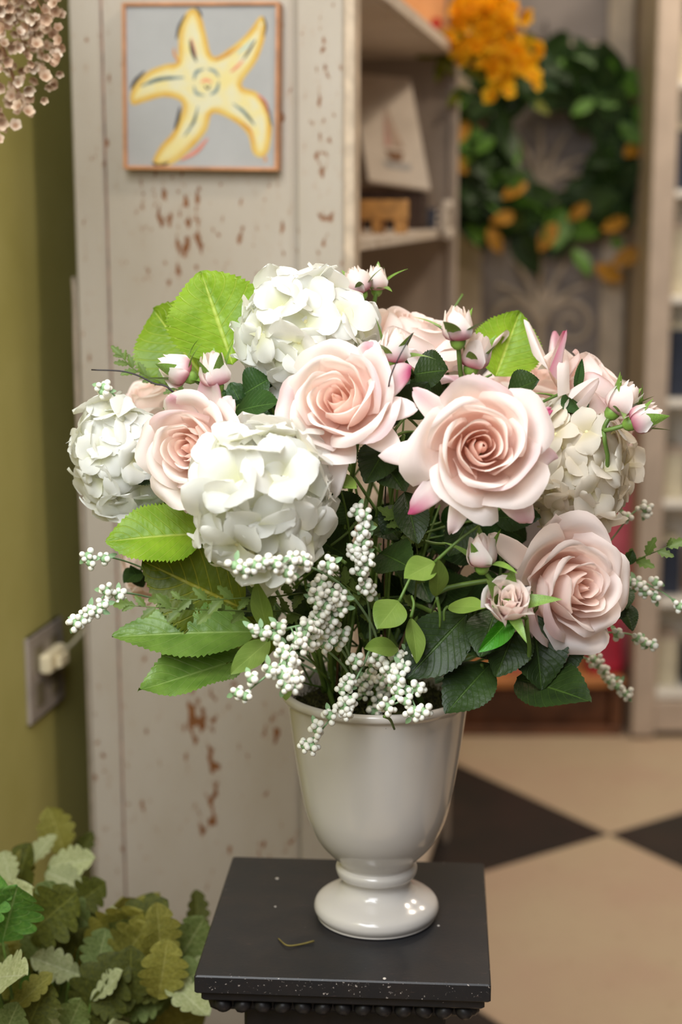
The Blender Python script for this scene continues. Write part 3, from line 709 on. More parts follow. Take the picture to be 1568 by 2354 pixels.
# crumbs on the pedestal top
def top(x, y): return hit(x, y, Vector((0, 0, ZT)), Vector((0, 0, 1)))
dm_ = plain('dried_moss_thread', S(120, 106, 52), 0.9, 0.2)
t0 = [top(640, 2160), top(660, 2178), top(690, 2174), top(722, 2168)]
o = obj('moss_thread', mesh_data('moss_thread', *tube([p + Vector((0, 0, 0.0014 + 0.001 * (i % 2))) for i, p in enumerate(t0)], 0.0008, 0.0012, 6), dm_)); tag(o, 'dry moss thread lying on pedestal left of the vase foot', 'moss scrap')
chip_m = plain('white_fleck', S(206, 198, 190), 0.8, 0.1)
for x, y, r, lb in ((637, 2021, 0.0022, 'round white fleck on pedestal top near its back left'), (884, 2251, 0.0020, 'white paint fleck near the front edge of the pedestal'), (633, 2085, 0.0014, 'small white fleck left of the vase foot'), (1008, 2129, 0.0016, 'small white fleck right of the vase foot')):
    p = top(x, y); V, Fc = ball(r, 7, 4, 1, 1.2, 0.35); o = obj('paint_fleck', mesh_data('paint_fleck', [v + Vector((0, 0, r * 0.35)) for v in V], Fc, chip_m), None, Matrix.Translation(p)); tag(o, lb, 'fleck', 'flecks on the pedestal')

# ------------------------------------------------------------------ vase
VX, VY = 0.0395, 1.654
glz = N('white_glaze'); f = glz.noise(5, 3, vec=glz.coord()); glz.base(glz.mix(glz.ramp(f, 0.3, 0.7), S(216, 210, 203), S(211, 204, 197))); glz.set(Roughness=0.16, Specular_IOR_Level=0.5, Coat_Weight=0.3, Coat_Roughness=0.05)
va = empty('footed_vase', Matrix.Translation((VX, VY, ZT))); tag(va, 'glossy off-white ceramic footed urn vase holding the bouquet', 'vase')
prof = [(0.0, 0.001), (0.060, 0.001), (0.0655, 0.003), (0.069, 0.008), (0.0695, 0.013), (0.067, 0.0185), (0.060, 0.023), (0.050, 0.0275), (0.0425, 0.032), (0.0385, 0.0375), (0.0375, 0.043), (0.039, 0.0475), (0.0395, 0.0478)]
foot = crom([Vector((r, 0, z)) for r, z in prof], 4)
part('foot', va, lathe([(p.x, p.z) for p in foot]), glz.m, True)
rp = crom([Vector((r, 0, z)) for r, z in ((0.0395, 0.0478), (0.0435, 0.050), (0.0452, 0.055), (0.0448, 0.059), (0.0415, 0.0625))], 4)
part('collar_ring', va, lathe([(p.x, p.z) for p in rp]), glz.m, True)
bp = [(0.0415, 0.0625), (0.0425, 0.066), (0.049, 0.0735), (0.0590, 0.084), (0.0680, 0.097), (0.0755, 0.114), (0.0815, 0.136), (0.0880, 0.175), (0.0925, 0.205), (0.0965, 0.236), (0.0985, 0.248), (0.1005, 0.2545), (0.1045, 0.2575), (0.1058, 0.261), (0.1050, 0.2645), (0.1015, 0.2662), (0.0975, 0.2640), (0.0950, 0.258), (0.0930, 0.245), (0.0880, 0.21), (0.078, 0.15), (0.05, 0.09), (0.0, 0.085)]
bc = crom([Vector((r, 0, z)) for r, z in bp], 4)
part('body', va, lathe([(max(0, p.x), p.z) for p in bc], 96), glz.m, True)

# moss in the vase mouth
R = random.Random(2)
V, Fc = [], []
for i in range(11):
    for k in range(40):
        a = 2 * math.pi * k / 40; r = 0.0935 * i / 10
        V.append(Vector((r * math.cos(a), r * math.sin(a), 0.010 * noise.noise(Vector((r * 40 * math.cos(a), r * 40 * math.sin(a), 3))) - 0.006 * (i / 10) ** 4)))
for i in range(10):
    for k in range(40):
        k2 = (k + 1) % 40; Fc.append((i * 40 + k, i * 40 + k2, i * 40 + 40 + k2, i * 40 + 40 + k))
mo = obj('moss', mesh_data('moss', V, Fc, M['moss']), None, Matrix.Translation((VX, VY, ZT + 0.246)))
tag(mo, 'dark brown green moss filling the vase mouth', 'moss', kind='stuff')
V, Fc = [], []
for k in range(1100):
    a = R.uniform(0, 6.283); r = 0.092 * math.sqrt(R.random()); b0 = Vector((r * math.cos(a), r * math.sin(a), 0)); d = Vector((R.gauss(0, 1), R.gauss(0, 1), R.uniform(0.4, 1.4))).normalized() * R.uniform(0.006, 0.014); s = d.cross(Vector((0.3, 1, 0.2))).normalized() * 0.0008
    q = len(V); V += [b0 - s, b0 + s, b0 + d]; Fc.append((q, q + 1, q + 2))
o = obj('moss_fibres', mesh_data('moss_fibres', V, Fc, plain('moss_fibre', S(74, 72, 28), 0.95, 0.5, 200)), mo); o['kind'] = 'stuff'
# ------------------------------------------------------------------ bouquet
MOUTH = Vector((VX, VY, ZT + 0.25))
def W(x, y, D): return px(x, y, D)
def fdir(fx, fz, ft): return Vector((fx, -ft, fz)).normalized()
PALE, BLUSH, PEACH, MAG, WHITE = S(254, 241, 235), S(254, 232, 222), S(255, 206, 180), S(198, 56, 118), S(253, 245, 242)

def petal(prof, ang, hw, lip, R, point=0.0, pink=0.0, cin=BLUSH, cout=PALE, nu=12, nv=11, wob=0.03, skew=0.06, sideroll=0.0, taper=0.10):
    """one rose petal: (radius, height) profile swept over an angle, rim rolled back"""
    P = crom([Vector((r, 0, z)) for r, z in prof], 6); n = len(P) - 1
    ph = R.uniform(0, 6.28); kf = R.uniform(2.0, 4.0)
    V, C, Fc = [], [], []
    for i in range(nv + 1):
        v = i / nv
        for j in range(nu + 1):
            u = 2 * j / nu - 1
            vv = v * (1 - 0.34 * abs(u) ** 2.8) * (1 - point * abs(u) ** 1.3 * 0.42)
            t = vv * n; k = min(int(t), n - 1); q = P[k].lerp(P[k + 1], t - k)
            r, z = q.x, q.z
            s = smooth(0.70, 1.0, v)
            lp = lip * (0.55 + 0.45 * math.sin(kf * u + ph))
            r += lp * s * (0.6 + 0.4 * abs(u)); z -= lp * s * s * 1.1
            z -= sideroll * abs(u) ** 2.4 * s; r += sideroll * 0.5 * abs(u) ** 2 * s
            r *= 1 + skew * u
            w_ = wob * math.sin(kf * 1.7 * u + ph * 2) * v * v
            r += w_; z += w_ * 0.5
            a = ang + hw * u * (1 - taper * v ** (3.4 if taper > 0.5 else 2.4))
            V.append(Vector((r * math.cos(a), r * math.sin(a), z)))
            c = mixc(cin, cout, smooth(0.15, 0.8, v))
            if pink: c = mixc(c, MAG, min(0.92, pink * smooth(0.42, 0.92, v - 0.30 * abs(u) + 0.10 * math.sin(5 * u + ph)) ))
            C.append(c)
    m = nu + 1
    for i in range(nv):
        for j in range(nu):
            k = i * m + j; Fc.append((k, k + 1, k + m + 1, k + m))
    return V, Fc, C
LAY = [  # count, widest radius, rim radius, height, half angle, lip
    (2, 0.10, 0.030, 0.88, 2.2, 0.00), (3, 0.19, 0.16, 0.89, 1.5, 0.015), (3, 0.295, 0.275, 0.93, 1.36, 0.03),
    (4, 0.41, 0.40, 0.955, 1.10, 0.05), (4, 0.55, 0.57, 0.93, 1.04, 0.09), (4, 0.69, 0.77, 0.84, 0.98, 0.14), (5, 0.82, 1.0, 0.64, 0.80, 0.19)]
sep_me = None
def sepal_mesh(L, W_, curl, seed):
    return leaf_mesh('sepal', L, W_, M['sepal'], fold=0.35, curl=curl, nv=9, nu=2, a=0.55, b=0.8, seed=seed)
SEP = [sepal_mesh(1.0, 0.30, c, i) for i, c in enumerate((-0.25, 0.1, 0.55))]
def add_stem(root, inv, base, back, r=0.0024, end=None, mat=None, name='stem'):
    """stem from a flower base down into the vase mouth"""
    R = random.Random(int(abs(base.x * 7919 + base.z * 104729) * 100))
    e = end or MOUTH + Vector((R.uniform(-0.05, 0.05), R.uniform(-0.04, 0.05), 0.0))
    m1 = base + back * 0.05; m2 = e + Vector((0, 0, 0.08)) + (base - e) * 0.25
    P = [base, m1, (m1 + m2) / 2 + Vector((0, 0, 0.012)), m2, e]
    part(name, root, tube([inv @ p for p in P], r, r * 1.25, 7, 4), mat or M['stem'], True)

def rose(label, c, f, R_, seed, guards, tone=0.0, closed=1.0, stem=True, group='large blush roses', sep=True, inner=PEACH, layers=LAY):
    d = f; Rn = random.Random(seed)
    base = c - d * (0.62 * R_)
    mw = frame(d, Vector((1, 0, 0)), base); root = empty('rose', mw); inv = mw.inverted()
    tag(root, label, 'rose', group)
    a0 = Rn.uniform(0, 6.28); nl = len(layers)
    for li, (n, rm, rt, H, hw, lip) in enumerate(layers):
        t = li / (nl - 1); a0 += 0.9
        for k in range(n):
            h = H * (1 + Rn.uniform(-0.035, 0.035)); rtt = rt * closed * (1 + Rn.uniform(-0.04, 0.05)); rmm = rm * (1 + Rn.uniform(-0.03, 0.03))
            pr_ = [(0.03, 0.0), (rmm * 0.62, 0.07 * h), (rmm * 0.97, 0.30 * h), ((rmm * 1.0 + rtt * 0.0) if rtt < rmm else (rmm * 0.6 + rtt * 0.4), 0.62 * h), (rtt, 0.93 * h), (rtt + lip * 0.5, h)]
            cin = mixc(inner, BLUSH, t); cout = mixc(mixc(PALE, inner, 0.35), PALE, min(1, t * 1.6)); cout = mixc(cout, WHITE, 0.5 * smooth(0.6, 1, t))
            V, Fc, C = petal([(r * R_, z * R_) for r, z in pr_], a0 + 2 * math.pi * k / n + Rn.uniform(-0.12, 0.12), hw, lip * R_ * Rn.uniform(0.5, 1.5), Rn, point=0.12 + 0.35 * t * Rn.random(), pink=(0.25 if t > 0.75 and Rn.random() < 0.3 else 0), cin=cin, cout=cout,
                              nu=10 if li < 3 else 12, nv=8 if li < 3 else 10, wob=0.022 * R_ * (0.4 + t), skew=0.15, sideroll=0.10 * t * R_)
            obj('petal', mesh_data('petal', V, Fc, M['petal'], True, C), root)
    for (ang, ln, pink, lift, hw) in guards:
        pr_ = [(0.03, 0.0), (0.45, 0.02), (0.78, 0.10 + 0.10 * lift), (0.78 + (ln - 0.78) * 0.5, 0.18 + 0.35 * lift), (ln * 0.94, 0.18 + 0.75 * lift), (ln, 0.12 + 0.95 * lift)]
        V, Fc, C = petal([(r * R_, z * R_) for r, z in pr_], math.radians(ang), hw, 0.04 * R_, Rn, point=0.45, pink=pink, cin=BLUSH, cout=WHITE, nu=12, nv=12, wob=0.03 * R_, skew=0.02, sideroll=0.14 * R_, taper=0.86)
        obj('outer_petal', mesh_data('outer_petal', V, Fc, M['petal'], True, C), root)
    if sep:
        V, Fc = ball(0.17 * R_, 10, 6, 1, 1, 1.2); part('flower_hip', root, ([v + Vector((0, 0, -0.10 * R_)) for v in V], Fc), M['sepal'], True)
        for k in range(5):
            a = k * 1.2566 + 0.4; dd = Vector((math.cos(a), math.sin(a), -0.15))
            obj('sepal', SEP[2], root, bt_frame(Vector((0, 0, -0.06 * R_)) + dd * 0.1 * R_, dd * R_, Vector((0, 0, 1))) @ Matrix.Scale(0.75 * R_, 4))
    if stem: add_stem(root, inv, base, -d)
    return root

Gd = lambda *a: [(x + (0.55,))[:5] if len(x) == 4 else x for x in a]
rose('full blush rose facing left, between the left and front white hydrangeas', W(432, 1030, 1.50), fdir(-0.34, 0.20, 0.9), 0.048, 11,
     Gd((72, 1.55, 0.9, 0.55), (50, 1.30, 0.2, 0.25), (112, 1.15, 0.5, 0.55), (215, 1.2, 0.75, 0.15), (262, 1.30, 0.1, 0.1), (160, 1.1, 0.1, 0.3), (12, 1.25, 0.05, 0.2)))
rose('blush rose tilted upward at top centre below the highest hydrangea', W(774, 918, 1.47), fdir(-0.26, 0.42, 0.88), 0.052, 12,
     Gd((262, 1.62, 0.0, -0.15, 0.42), (318, 1.42, 0.0, 0.05, 0.5), (352, 1.42, 0.05, 0.2, 0.45), (24, 1.42, 0.95, 0.2), (62, 1.25, 0.55, 0.4), (205, 1.15, 0.35, 0.1), (232, 1.2, 0.1, 0.0)))
rose('largest blush rose facing the viewer, right of centre', W(1108, 1026, 1.43), fdir(0.03, 0.22, 0.97), 0.056, 13,
     Gd((184, 1.62, 0.12, 0.0, 0.42), (222, 1.55, 0.95, -0.05, 0.40), (252, 1.48, 0.25, -0.05, 0.34), (304, 1.50, 0.5, 0.0, 0.5), (352, 1.28, 0.35, 0.1, 0.5), (28, 1.32, 1.0, 0.35, 0.3), (138, 1.45, 0.35, 0.1, 0.4), (92, 1.22, 0.35, 0.15, 0.5)))
rose('pink rose seen from the side at the top behind the bud cluster', W(950, 765, 1.70), fdir(0.22, 0.92, 0.12), 0.062, 14,
     Gd((350, 1.55, 0.25, 1.05, 0.5), (270, 1.25, 0.1, 0.55, 0.6), (200, 1.25, 0.2, 0.6, 0.6), (310, 1.35, 0.5, 0.1, 0.6)), closed=0.88)
rose('blush rose low on the right above dark glossy leaves', W(1332, 1350, 1.50), fdir(0.46, 0.14, 0.86), 0.058, 15,
     Gd((150, 1.75, 0.05, 0.05, 0.36), (208, 1.55, 0.95, 0.1, 0.36), (238, 1.55, 0.1, 0.0, 0.45), (268, 1.50, 0.4, 0.05, 0.45), (78, 1.25, 0.6, 0.25), (105, 1.25, 0.1, 0.3), (340, 1.2, 0.2, 0.1), (35, 1.15, 0.1, 0.2)))
rose('blush rose turned away to the right at the upper right edge', W(1375, 880, 1.63), fdir(0.62, 0.62, 0.10), 0.056, 16,
     Gd((118, 1.75, 0.7, 0.55, 0.34), (160, 1.75, 0.1, 0.35, 0.4), (205, 1.45, 0.9, 0.9, 0.34), (250, 1.25, 0.1, 0.7, 0.4), (60, 1.2, 0.2, 0.8)), closed=0.85)
rose('half hidden blush rose behind the right hydrangea, top right', W(1235, 880, 1.80), fdir(0.1, 0.85, 0.35), 0.056, 17,
     Gd((130, 1.4, 0.9, 0.7), (180, 1.2, 0.2, 0.4), (270, 1.2, 0.1, 0.2)), closed=0.9)
rose('pale rose with drooping petals peeking out behind the right hydrangea', W(1425, 990, 1.74), fdir(0.75, -0.15, 0.15), 0.052, 18,
     Gd((320, 1.6, 0.8, 0.6), (270, 1.5, 0.3, 0.4), (220, 1.3, 0.2, 0.3)), closed=0.9)
rose('hidden pink rose behind the left green leaves', W(315, 1310, 1.80), fdir(-0.8, -0.1, 0.3), 0.048, 19,
     Gd((200, 1.3, 0.8, 0.3), (250, 1.4, 0.6, 0.2)), closed=0.9)
rose('small pale rose peeking above the left hydrangea', W(345, 905, 1.78), fdir(-0.3, 0.8, 0.2), 0.042, 20, Gd((160, 1.1, 0.1, 0.4)), closed=0.85)

# ---- rosebuds
def bud(parent, inv, base, d, L, r, seed, pink=0.6, opening=0.0, sepals=True, sl=1.0):
    Rn = random.Random(seed); mw = frame(d, Vector((1, 0, 0)), base); ml = inv @ mw
    V, Fc = ball(r * 0.52, 10, 6, 1, 1, 1.1)
    b = part('bud', parent, ([v + Vector((0, 0, r * 0.15)) for v in V], Fc), M['sepal'], True); b.matrix_local = ml
    rows = [(3, 0.55, 0.18, 1.0, 1.4), (3, 0.8, 0.42, 0.97, 1.2), (4, 1.0, 0.66 + opening * 0.4, 0.90, 1.0)]
    if opening > 0.3: rows = [(3, 0.25, 0.2, 0.92, 1.5), (3, 0.45, 0.42, 0.95, 1.2), (4, 0.68, 0.66, 0.96, 1.0), (4, 0.86, 0.84, 0.92, 0.95), (5, 1.0, 1.02, 0.78, 0.8)]
    a0 = Rn.uniform(0, 6)
    for li, (n, rm, rt, H, hw) in enumerate(rows):
        a0 += 0.8
        for k in range(n):
            h = H * L * (1 + Rn.uniform(-.05, .05))
            pr_ = [(0.02 * r, 0.05 * L), (rm * r * 0.8, 0.16 * L), (rm * r, 0.42 * h), (rm * r * 0.5 + rt * r * 0.5, 0.75 * h), (rt * r, h)]
            out = li == len(rows) - 1
            V, Fc, C = petal(pr_, a0 + 6.283 * k / n + Rn.uniform(-.15, .15), hw, 0.10 * r * (1 + 2 * opening), Rn, point=0.25, pink=0, cin=mixc(BLUSH, MAG, 0.75 * pink if out else 0.2), cout=PALE if not out else WHITE, nu=8, nv=8, wob=0.05 * r, skew=0.12, sideroll=0.1 * r)
            if out:   # streak of magenta low on the outer petals, each its own strength
                q = Rn.random() * pink
                C = [mixc(c, MAG, (0.25 + q) * 0.85 * smooth(0.75, 0.1, (i // 9) / 8 + 0.35 * abs((i % 9) / 4 - 1 - 0.4))) for i, c in enumerate(C)]
            obj('petal', mesh_data('petal', V, Fc, M['petal'], True, C), b)
    if sepals:
        for k in range(5):
            a = a0 + k * 1.2566; dd = Vector((math.cos(a), math.sin(a), 0)); t = Rn.choice((0, 0, 0, 1, 2))
            up = Vector((0, 0, 1)) if t < 2 else Vector((0, 0, 0.35))
            b0 = dd * r * 0.48 + Vector((0, 0, 0.10 * L))
            y = (up * 1.0 + dd * (0.30 if t == 0 else 0.5)).normalized()
            obj('sepal', SEP[1 if t == 0 else 2], b, bt_frame(b0, b0 + y, -dd if t == 0 else (dd * -1 + Vector((0, 0, 1.0)))) @ Matrix.Diagonal((1.3, 1, 1, 1)) @ Matrix.Scale(L * Rn.uniform(0.8, 1.1) * sl, 4))
    return b
def bud_spray(label, buds, join, D):
    mw = Matrix.Translation(W(join[0], join[1], D)); root = empty('rosebud_spray', mw); inv = mw.inverted(); tag(root, label, 'rosebuds', 'rosebud sprays')
    jp = W(join[0], join[1], D)
    for i, (bx0, by0, tx, ty, dd, L_, pink, op) in enumerate(buds):
        b = W(bx0, by0, D + dd); t = W(tx, ty, D + dd * 1.0 - 0.004)
        d = (t - b); L = d.length if L_ is None else L_; r = L * (0.40 if op < 0.3 else 0.52)
        if op >= 0.3: d = d.normalized() + Vector((0, -op * 1.4, 0))
        bud(root, inv, b, d.normalized(), L, r, join[0] + i * 31, pink, op)
        part('bud_stalk', root, tube([inv @ (b + d.normalized() * 0.002), inv @ (b * 0.55 + jp * 0.45 - d.normalized() * 0.004), inv @ jp], 0.0022, 0.0024, 7), M['stem'], True)
    add_stem(root, inv, jp, Vector((0, 0.3, -1)), 0.0022)
    return root
bud_spray('pair of pink tipped rosebuds before big serrated leaf, upper left', [(440, 868, 363, 828, 0.0, None, 0.8, 0), (498, 893, 484, 806, -0.01, None, 0.8, 0)], (525, 925), 1.53)
bud_spray('pair of rosebuds at the very top of the bouquet', [(832, 680, 808, 612, 0.0, None, 0.7, 0), (866, 672, 864, 608, 0.03, None, 0.4, 0.1)], (850, 715), 1.66)
bud_spray('opening rosebud with magenta streak above the top centre rose', [(896, 838, 914, 752, 0.0, None, 0.8, 0.12)], (900, 880), 1.50)
bud_spray('two upright rosebuds stacked above the largest rose', [(1053, 790, 1050, 700, -0.02, None, 0.8, 0), (1082, 852, 1106, 766, 0.0, None, 0.8, 0.05)], (1062, 880), 1.50)
bud_spray('two rosebuds with curled sepals at the far right edge', [(1405, 952, 1462, 880, 0.01, None, 0.25, 0.2), (1444, 976, 1524, 945, -0.01, None, 0.9, 0)], (1388, 990), 1.55)
bud_spray('closed bud and opening round bud left of the low right rose', [(1108, 1308, 1106, 1226, -0.01, None, 0.4, 0.1), (1165, 1398, 1160, 1315, -0.02, None, 0.5, 0.75)], (1210, 1420), 1.47)

# ---- hydrangeas
def hpetal(seed, cream):
    Rn = random.Random(seed); V, C, Fc = [], [], []; n = 7
    c_in = mixc(S(232, 232, 196), S(228, 214, 178), cream); c_out = mixc(S(244, 244, 240), S(240, 230, 212), cream)
    ph = Rn.uniform(0, 6); cv = Rn.uniform(-0.12, 0.10); rec = Rn.uniform(0.08, 0.26)
    for i in range(n + 1):
        t = math.sin(i / n * math.pi / 2) ** 0.9; w = 0.52 * math.sqrt(max(0.0, 1 - ((t - 0.56) / 0.445) ** 2)) if t > 0.56 else 0.13 + 0.39 * smooth(0.0, 0.56, t)
        w *= 1 + 0.04 * math.sin(5 * t + ph)
        for j in range(n + 1):
            u = 2 * j / n - 1
            y = t - 0.06 * abs(u) ** 2 * t; z = 0.15 * math.sin(t * 2.3) - rec * t ** 3 + cv * u * u * t + 0.035 * math.sin(3.1 * u + ph + 3 * t) * t
            V.append(Vector((u * w, y, z))); C.append(mixc(c_in, c_out, smooth(0.05, 0.6, t)))
    for i in range(n):
        for j in range(n):
            k = i * (n + 1) + j; Fc.append((k, k + 1, k + n + 2, k + n + 1))
    return mesh_data('petal', V, Fc, M['white_petal'], True, C)
def hydrangea(label, c, f, rad, n, seed, psize, cream=0.0, leaves=()):
    Rn = random.Random(seed); mw = frame(f, Vector((1, 0, 0)), c); root = empty('hydrangea', mw); inv = mw.inverted(); tag(root, label, 'hydrangea', 'white hydrangeas')
    HP = [hpetal(seed * 10 + k, cream) for k in range(5)]
    v1, f1_ = ball(psize * 0.09, 7, 5); v2, f2_ = tube([Vector((0, 0, -psize * 0.8)), Vector((0, 0, 0))], 0.0009, 0.0012, 5)
    eye = mesh_data('floret', *merge((v1, f1_), (v2, f2_)), M['eye'])
    V, Fc = ball(1.0, 14, 9, rad[0] * 0.66, rad[1] * 0.66, rad[2] * 0.60); part('flower_core', root, (V, Fc), M['core'], True)
    for k in range(n):
        zz = 1 - (k + 0.5) / n * 1.66; ph = k * 2.39996 + Rn.uniform(-0.25, 0.25); rr = math.sqrt(max(0, 1 - zz * zz))
        nn = Vector((rr * math.cos(ph), rr * math.sin(ph), zz)); s = Rn.uniform(0.80, 1.12)
        p = Vector((nn.x * rad[0] * s, nn.y * rad[1] * s, nn.z * rad[2] * s)) * 0.90
        nd = (nn + Vector((Rn.gauss(0, .28), Rn.gauss(0, .28), Rn.gauss(0, .28)))).normalized()
        fo_ = obj('floret', eye, root, frame(nd, Vector((Rn.gauss(0, 1), Rn.gauss(0, 1), Rn.gauss(0, 1))), p))
        sc = psize * Rn.uniform(0.82, 1.12)
        cup = Rn.uniform(-0.15, 0.6)
        for q in range(4):
            a = q * math.pi / 2 + Rn.uniform(-.12, .12); tilt = cup + Rn.uniform(-0.15, 0.2)
            obj('petal', HP[Rn.randrange(5)], fo_, Matrix.Rotation(a, 4, 'Z') @ Matrix.Translation((0, 0, psize * 0.05 * (q % 2))) @ Matrix.Rotation(tilt, 4, 'X') @ Matrix.Rotation(Rn.uniform(-.18, .18), 4, 'Y') @ Matrix.Scale(sc * Rn.uniform(.9, 1.08), 4))
    add_stem(root, inv, c - f * rad[2] * 0.6, -f, 0.0032)
    for L in leaves: add_leaf(root, inv, *L)
    return root
LS = 0
def add_leaf(root, inv, b, t, w, n, kind='hyd_leaf', fold=0.2, curl=0.10, wave=0.03, big=True, stalk=None, name='leaf'):
    """a leaf from point b to point t, w metres wide, facing n"""
    global LS; LS += 1
    b = W(*b) if isinstance(b, tuple) else b; t = W(*t) if isinstance(t, tuple) else t
    L = (t - b).length
    if kind.startswith('hyd'): me = leaf_mesh('leaf', L, w * 1.22, M[kind], teeth=24, tooth=0.065, fold=fold, curl=curl, wave=wave, ripple=0.022 * w + 0.0008, nv=48, nu=6, a=0.72, b=0.72, nvein=9, slant=0.3, seed=LS)
    elif kind in ('pale_leaf', 'bright_leaf'): me = leaf_mesh('leaf', L, w, M[kind], fold=fold, curl=curl, wave=wave, nv=16, nu=4, a=0.95, b=0.8, seed=LS)
    else: me = leaf_mesh('leaf', L, w, M[kind], teeth=16, tooth=0.035, fold=fold, curl=curl, wave=wave, ripple=0.0008, nv=32, nu=4, a=0.85, b=0.78, nvein=10, slant=0.3, seed=LS)
    n = Vector(n)
    o = obj(name, me, root, inv @ bt_frame(b, t, n) @ Matrix.Rotation(math.atan(curl), 4, 'X'))
    if stalk is not None:
        s = W(*stalk) if isinstance(stalk, tuple) else stalk
        I2 = o.matrix_local.inverted() @ inv
        part('leaf_stalk', o, tube([I2 @ (b + (t - b) * 0.03), I2 @ (b * .5 + s * .5 + Vector((0, 0, 0.004))), I2 @ s], 0.0012, 0.0018, 6), M['stem'], True)
    return o
hydrangea('white hydrangea head at the top left of the bouquet', W(697, 770, 1.60), fdir(-0.15, 0.35, 0.9), (0.063, 0.051, 0.055), 40, 21, 0.036, 0.0, [
    ((535, 838, 1.63), (462, 622, 1.66), 0.088, (0.15, -1, 0.25), 'hyd_leaf', 0.35, 0.02, 0.04, True, (600, 900, 1.64)),
    ((470, 870, 1.66), (352, 712, 1.72), 0.084, (-0.2, -1, 0.3), 'hyd_leaf', 0.25, 0.05, 0.04, True, (580, 930, 1.66))])
hydrangea('large white hydrangea head at front left over the vase', W(602, 1142, 1.465), fdir(-0.08, 0.10, 1), (0.058, 0.064, 0.050), 42, 28, 0.040, 0.05, [
    ((470, 1225, 1.56), (243, 1243, 1.55), 0.058, (-0.05, -0.8, 0.75), 'hyd_leaf', 0.15, 0.10, 0.05, True, (560, 1290, 1.60)),
    ((560, 1400, 1.565), (328, 1290, 1.56), 0.074, (-0.1, -1, 0.35), 'hyd_leaf_olive', 0.15, 0.10, 0.04, True, (640, 1440, 1.60)),
    ((590, 1450, 1.55), (258, 1462, 1.53), 0.054, (-0.05, -0.75, 0.8), 'hyd_leaf_green', 0.25, 0.06, 0.04, True, (680, 1500, 1.62))])
hydrangea('white hydrangea head at the far left edge', W(278, 1048, 1.62), fdir(-0.45, 0.10, 0.85), (0.034, 0.056, 0.046), 40, 23, 0.030, 0.0, [
    ((430, 1180, 1.62), (275, 1150, 1.62), 0.060, (0.0, -0.7, 0.7), 'hyd_leaf', 0.2, 0.12, 0.04, True, (520, 1250, 1.64)),
    ((560, 1510, 1.56), (318, 1585, 1.50), 0.048, (0.1, -0.6, 0.8), 'hyd_leaf_green', 0.35, -0.02, 0.10, True, (680, 1520, 1.62)),
    ((640, 1470, 1.60), (380, 1500, 1.58), 0.060, (0.0, -0.6, 0.9), 'hyd_leaf_olive', 0.2, 0.15, 0.05, True, (700, 1500, 1.63))])
hydrangea('creamy hydrangea head on the right beside the largest rose', W(1322, 1078, 1.60), fdir(0.25, 0.10, 0.95), (0.052, 0.064, 0.050), 50, 24, 0.029, 0.75, [
    ((1140, 865, 1.68), (1196, 716, 1.70), 0.062, (0.1, -1, 0.2), 'hyd_leaf', 0.12, -0.05, 0.03, True, (1120, 980, 1.68)),
    ((1390, 1150, 1.66), (1250, 1230, 1.6), 0.05, (0.0, -0.8, 0.5), 'hyd_leaf_green')])

# ---- leafy rose stems (dark glossy leaves)
def leaf_stem(name, label, path, leaves, kind, rad=0.0018, cat='leafy stem', group='leafy stems', stemmat='stem'):
    mw = Matrix.Translation(W(*path[0])); root = empty(name, mw); inv = mw.inverted(); tag(root, label, cat, group)
    P = [W(*p) for p in path]
    part('stem', root, tube([inv @ p for p in P], rad * 0.6, rad, 6), M[stemmat], True)
    for lf in leaves:
        b, t, w, n = lf[:4]; k = lf[4] if len(lf) > 4 else kind
        B_, T_ = W(*b), W(*t); s = min(crom(P, 6), key=lambda q: (q - B_).length)
        kw = lf[5] if len(lf) > 5 else {}
        add_leaf(root, inv, B_, T_, w, n, k, stalk=s, **kw)
    return root
RF = lambda x, z, y=-1: (x, y, z)
leaf_stem('rose_leaf_stem', 'dark glossy rose leaves overhanging the right vase rim', [(1110, 1500, 1.53), (1040, 1500, 1.56), (930, 1560, 1.62)],
          [((1075, 1410, 1.50), (935, 1560, 1.47), 0.060, RF(-0.1, 0.55)), ((1128, 1525, 1.50), (1025, 1640, 1.46), 0.052, RF(-0.2, 0.75)), ((1020, 1450, 1.56), (950, 1500, 1.54), 0.04, RF(0, .6))], 'rose_leaf')
leaf_stem('rose_leaf_stem', 'dark rose leaves hanging to the right below the low right rose', [(1235, 1480, 1.52), (1150, 1480, 1.56), (980, 1550, 1.63)],
          [((1225, 1410, 1.51), (1245, 1585, 1.48), 0.058, RF(0.15, 0.45)), ((1188, 1560, 1.52), (1356, 1612, 1.44), 0.060, RF(0.05, 0.9)), ((1270, 1450, 1.53), (1300, 1560, 1.5), 0.05, RF(0.1, 0.4))], 'rose_leaf')
leaf_stem('rose_leaf_stem', 'dark rose leaves with a bright curled leaf under the round bud', [(1170, 1400, 1.51), (1120, 1450, 1.55), (970, 1550, 1.63)],
          [((1140, 1400, 1.49), (1105, 1510, 1.46), 0.044, RF(-.15, 0.5)), ((1195, 1420, 1.50), (1140, 1555, 1.47), 0.048, RF(.1, 0.5)), ((1180, 1412, 1.478), (1100, 1498, 1.452), 0.022, RF(0.75, 0.5), 'bright_leaf', dict(fold=0.7, curl=0.2)), ((1150, 1500, 1.5), (1072, 1500, 1.47), 0.022, RF(0, .9))], 'rose_leaf')
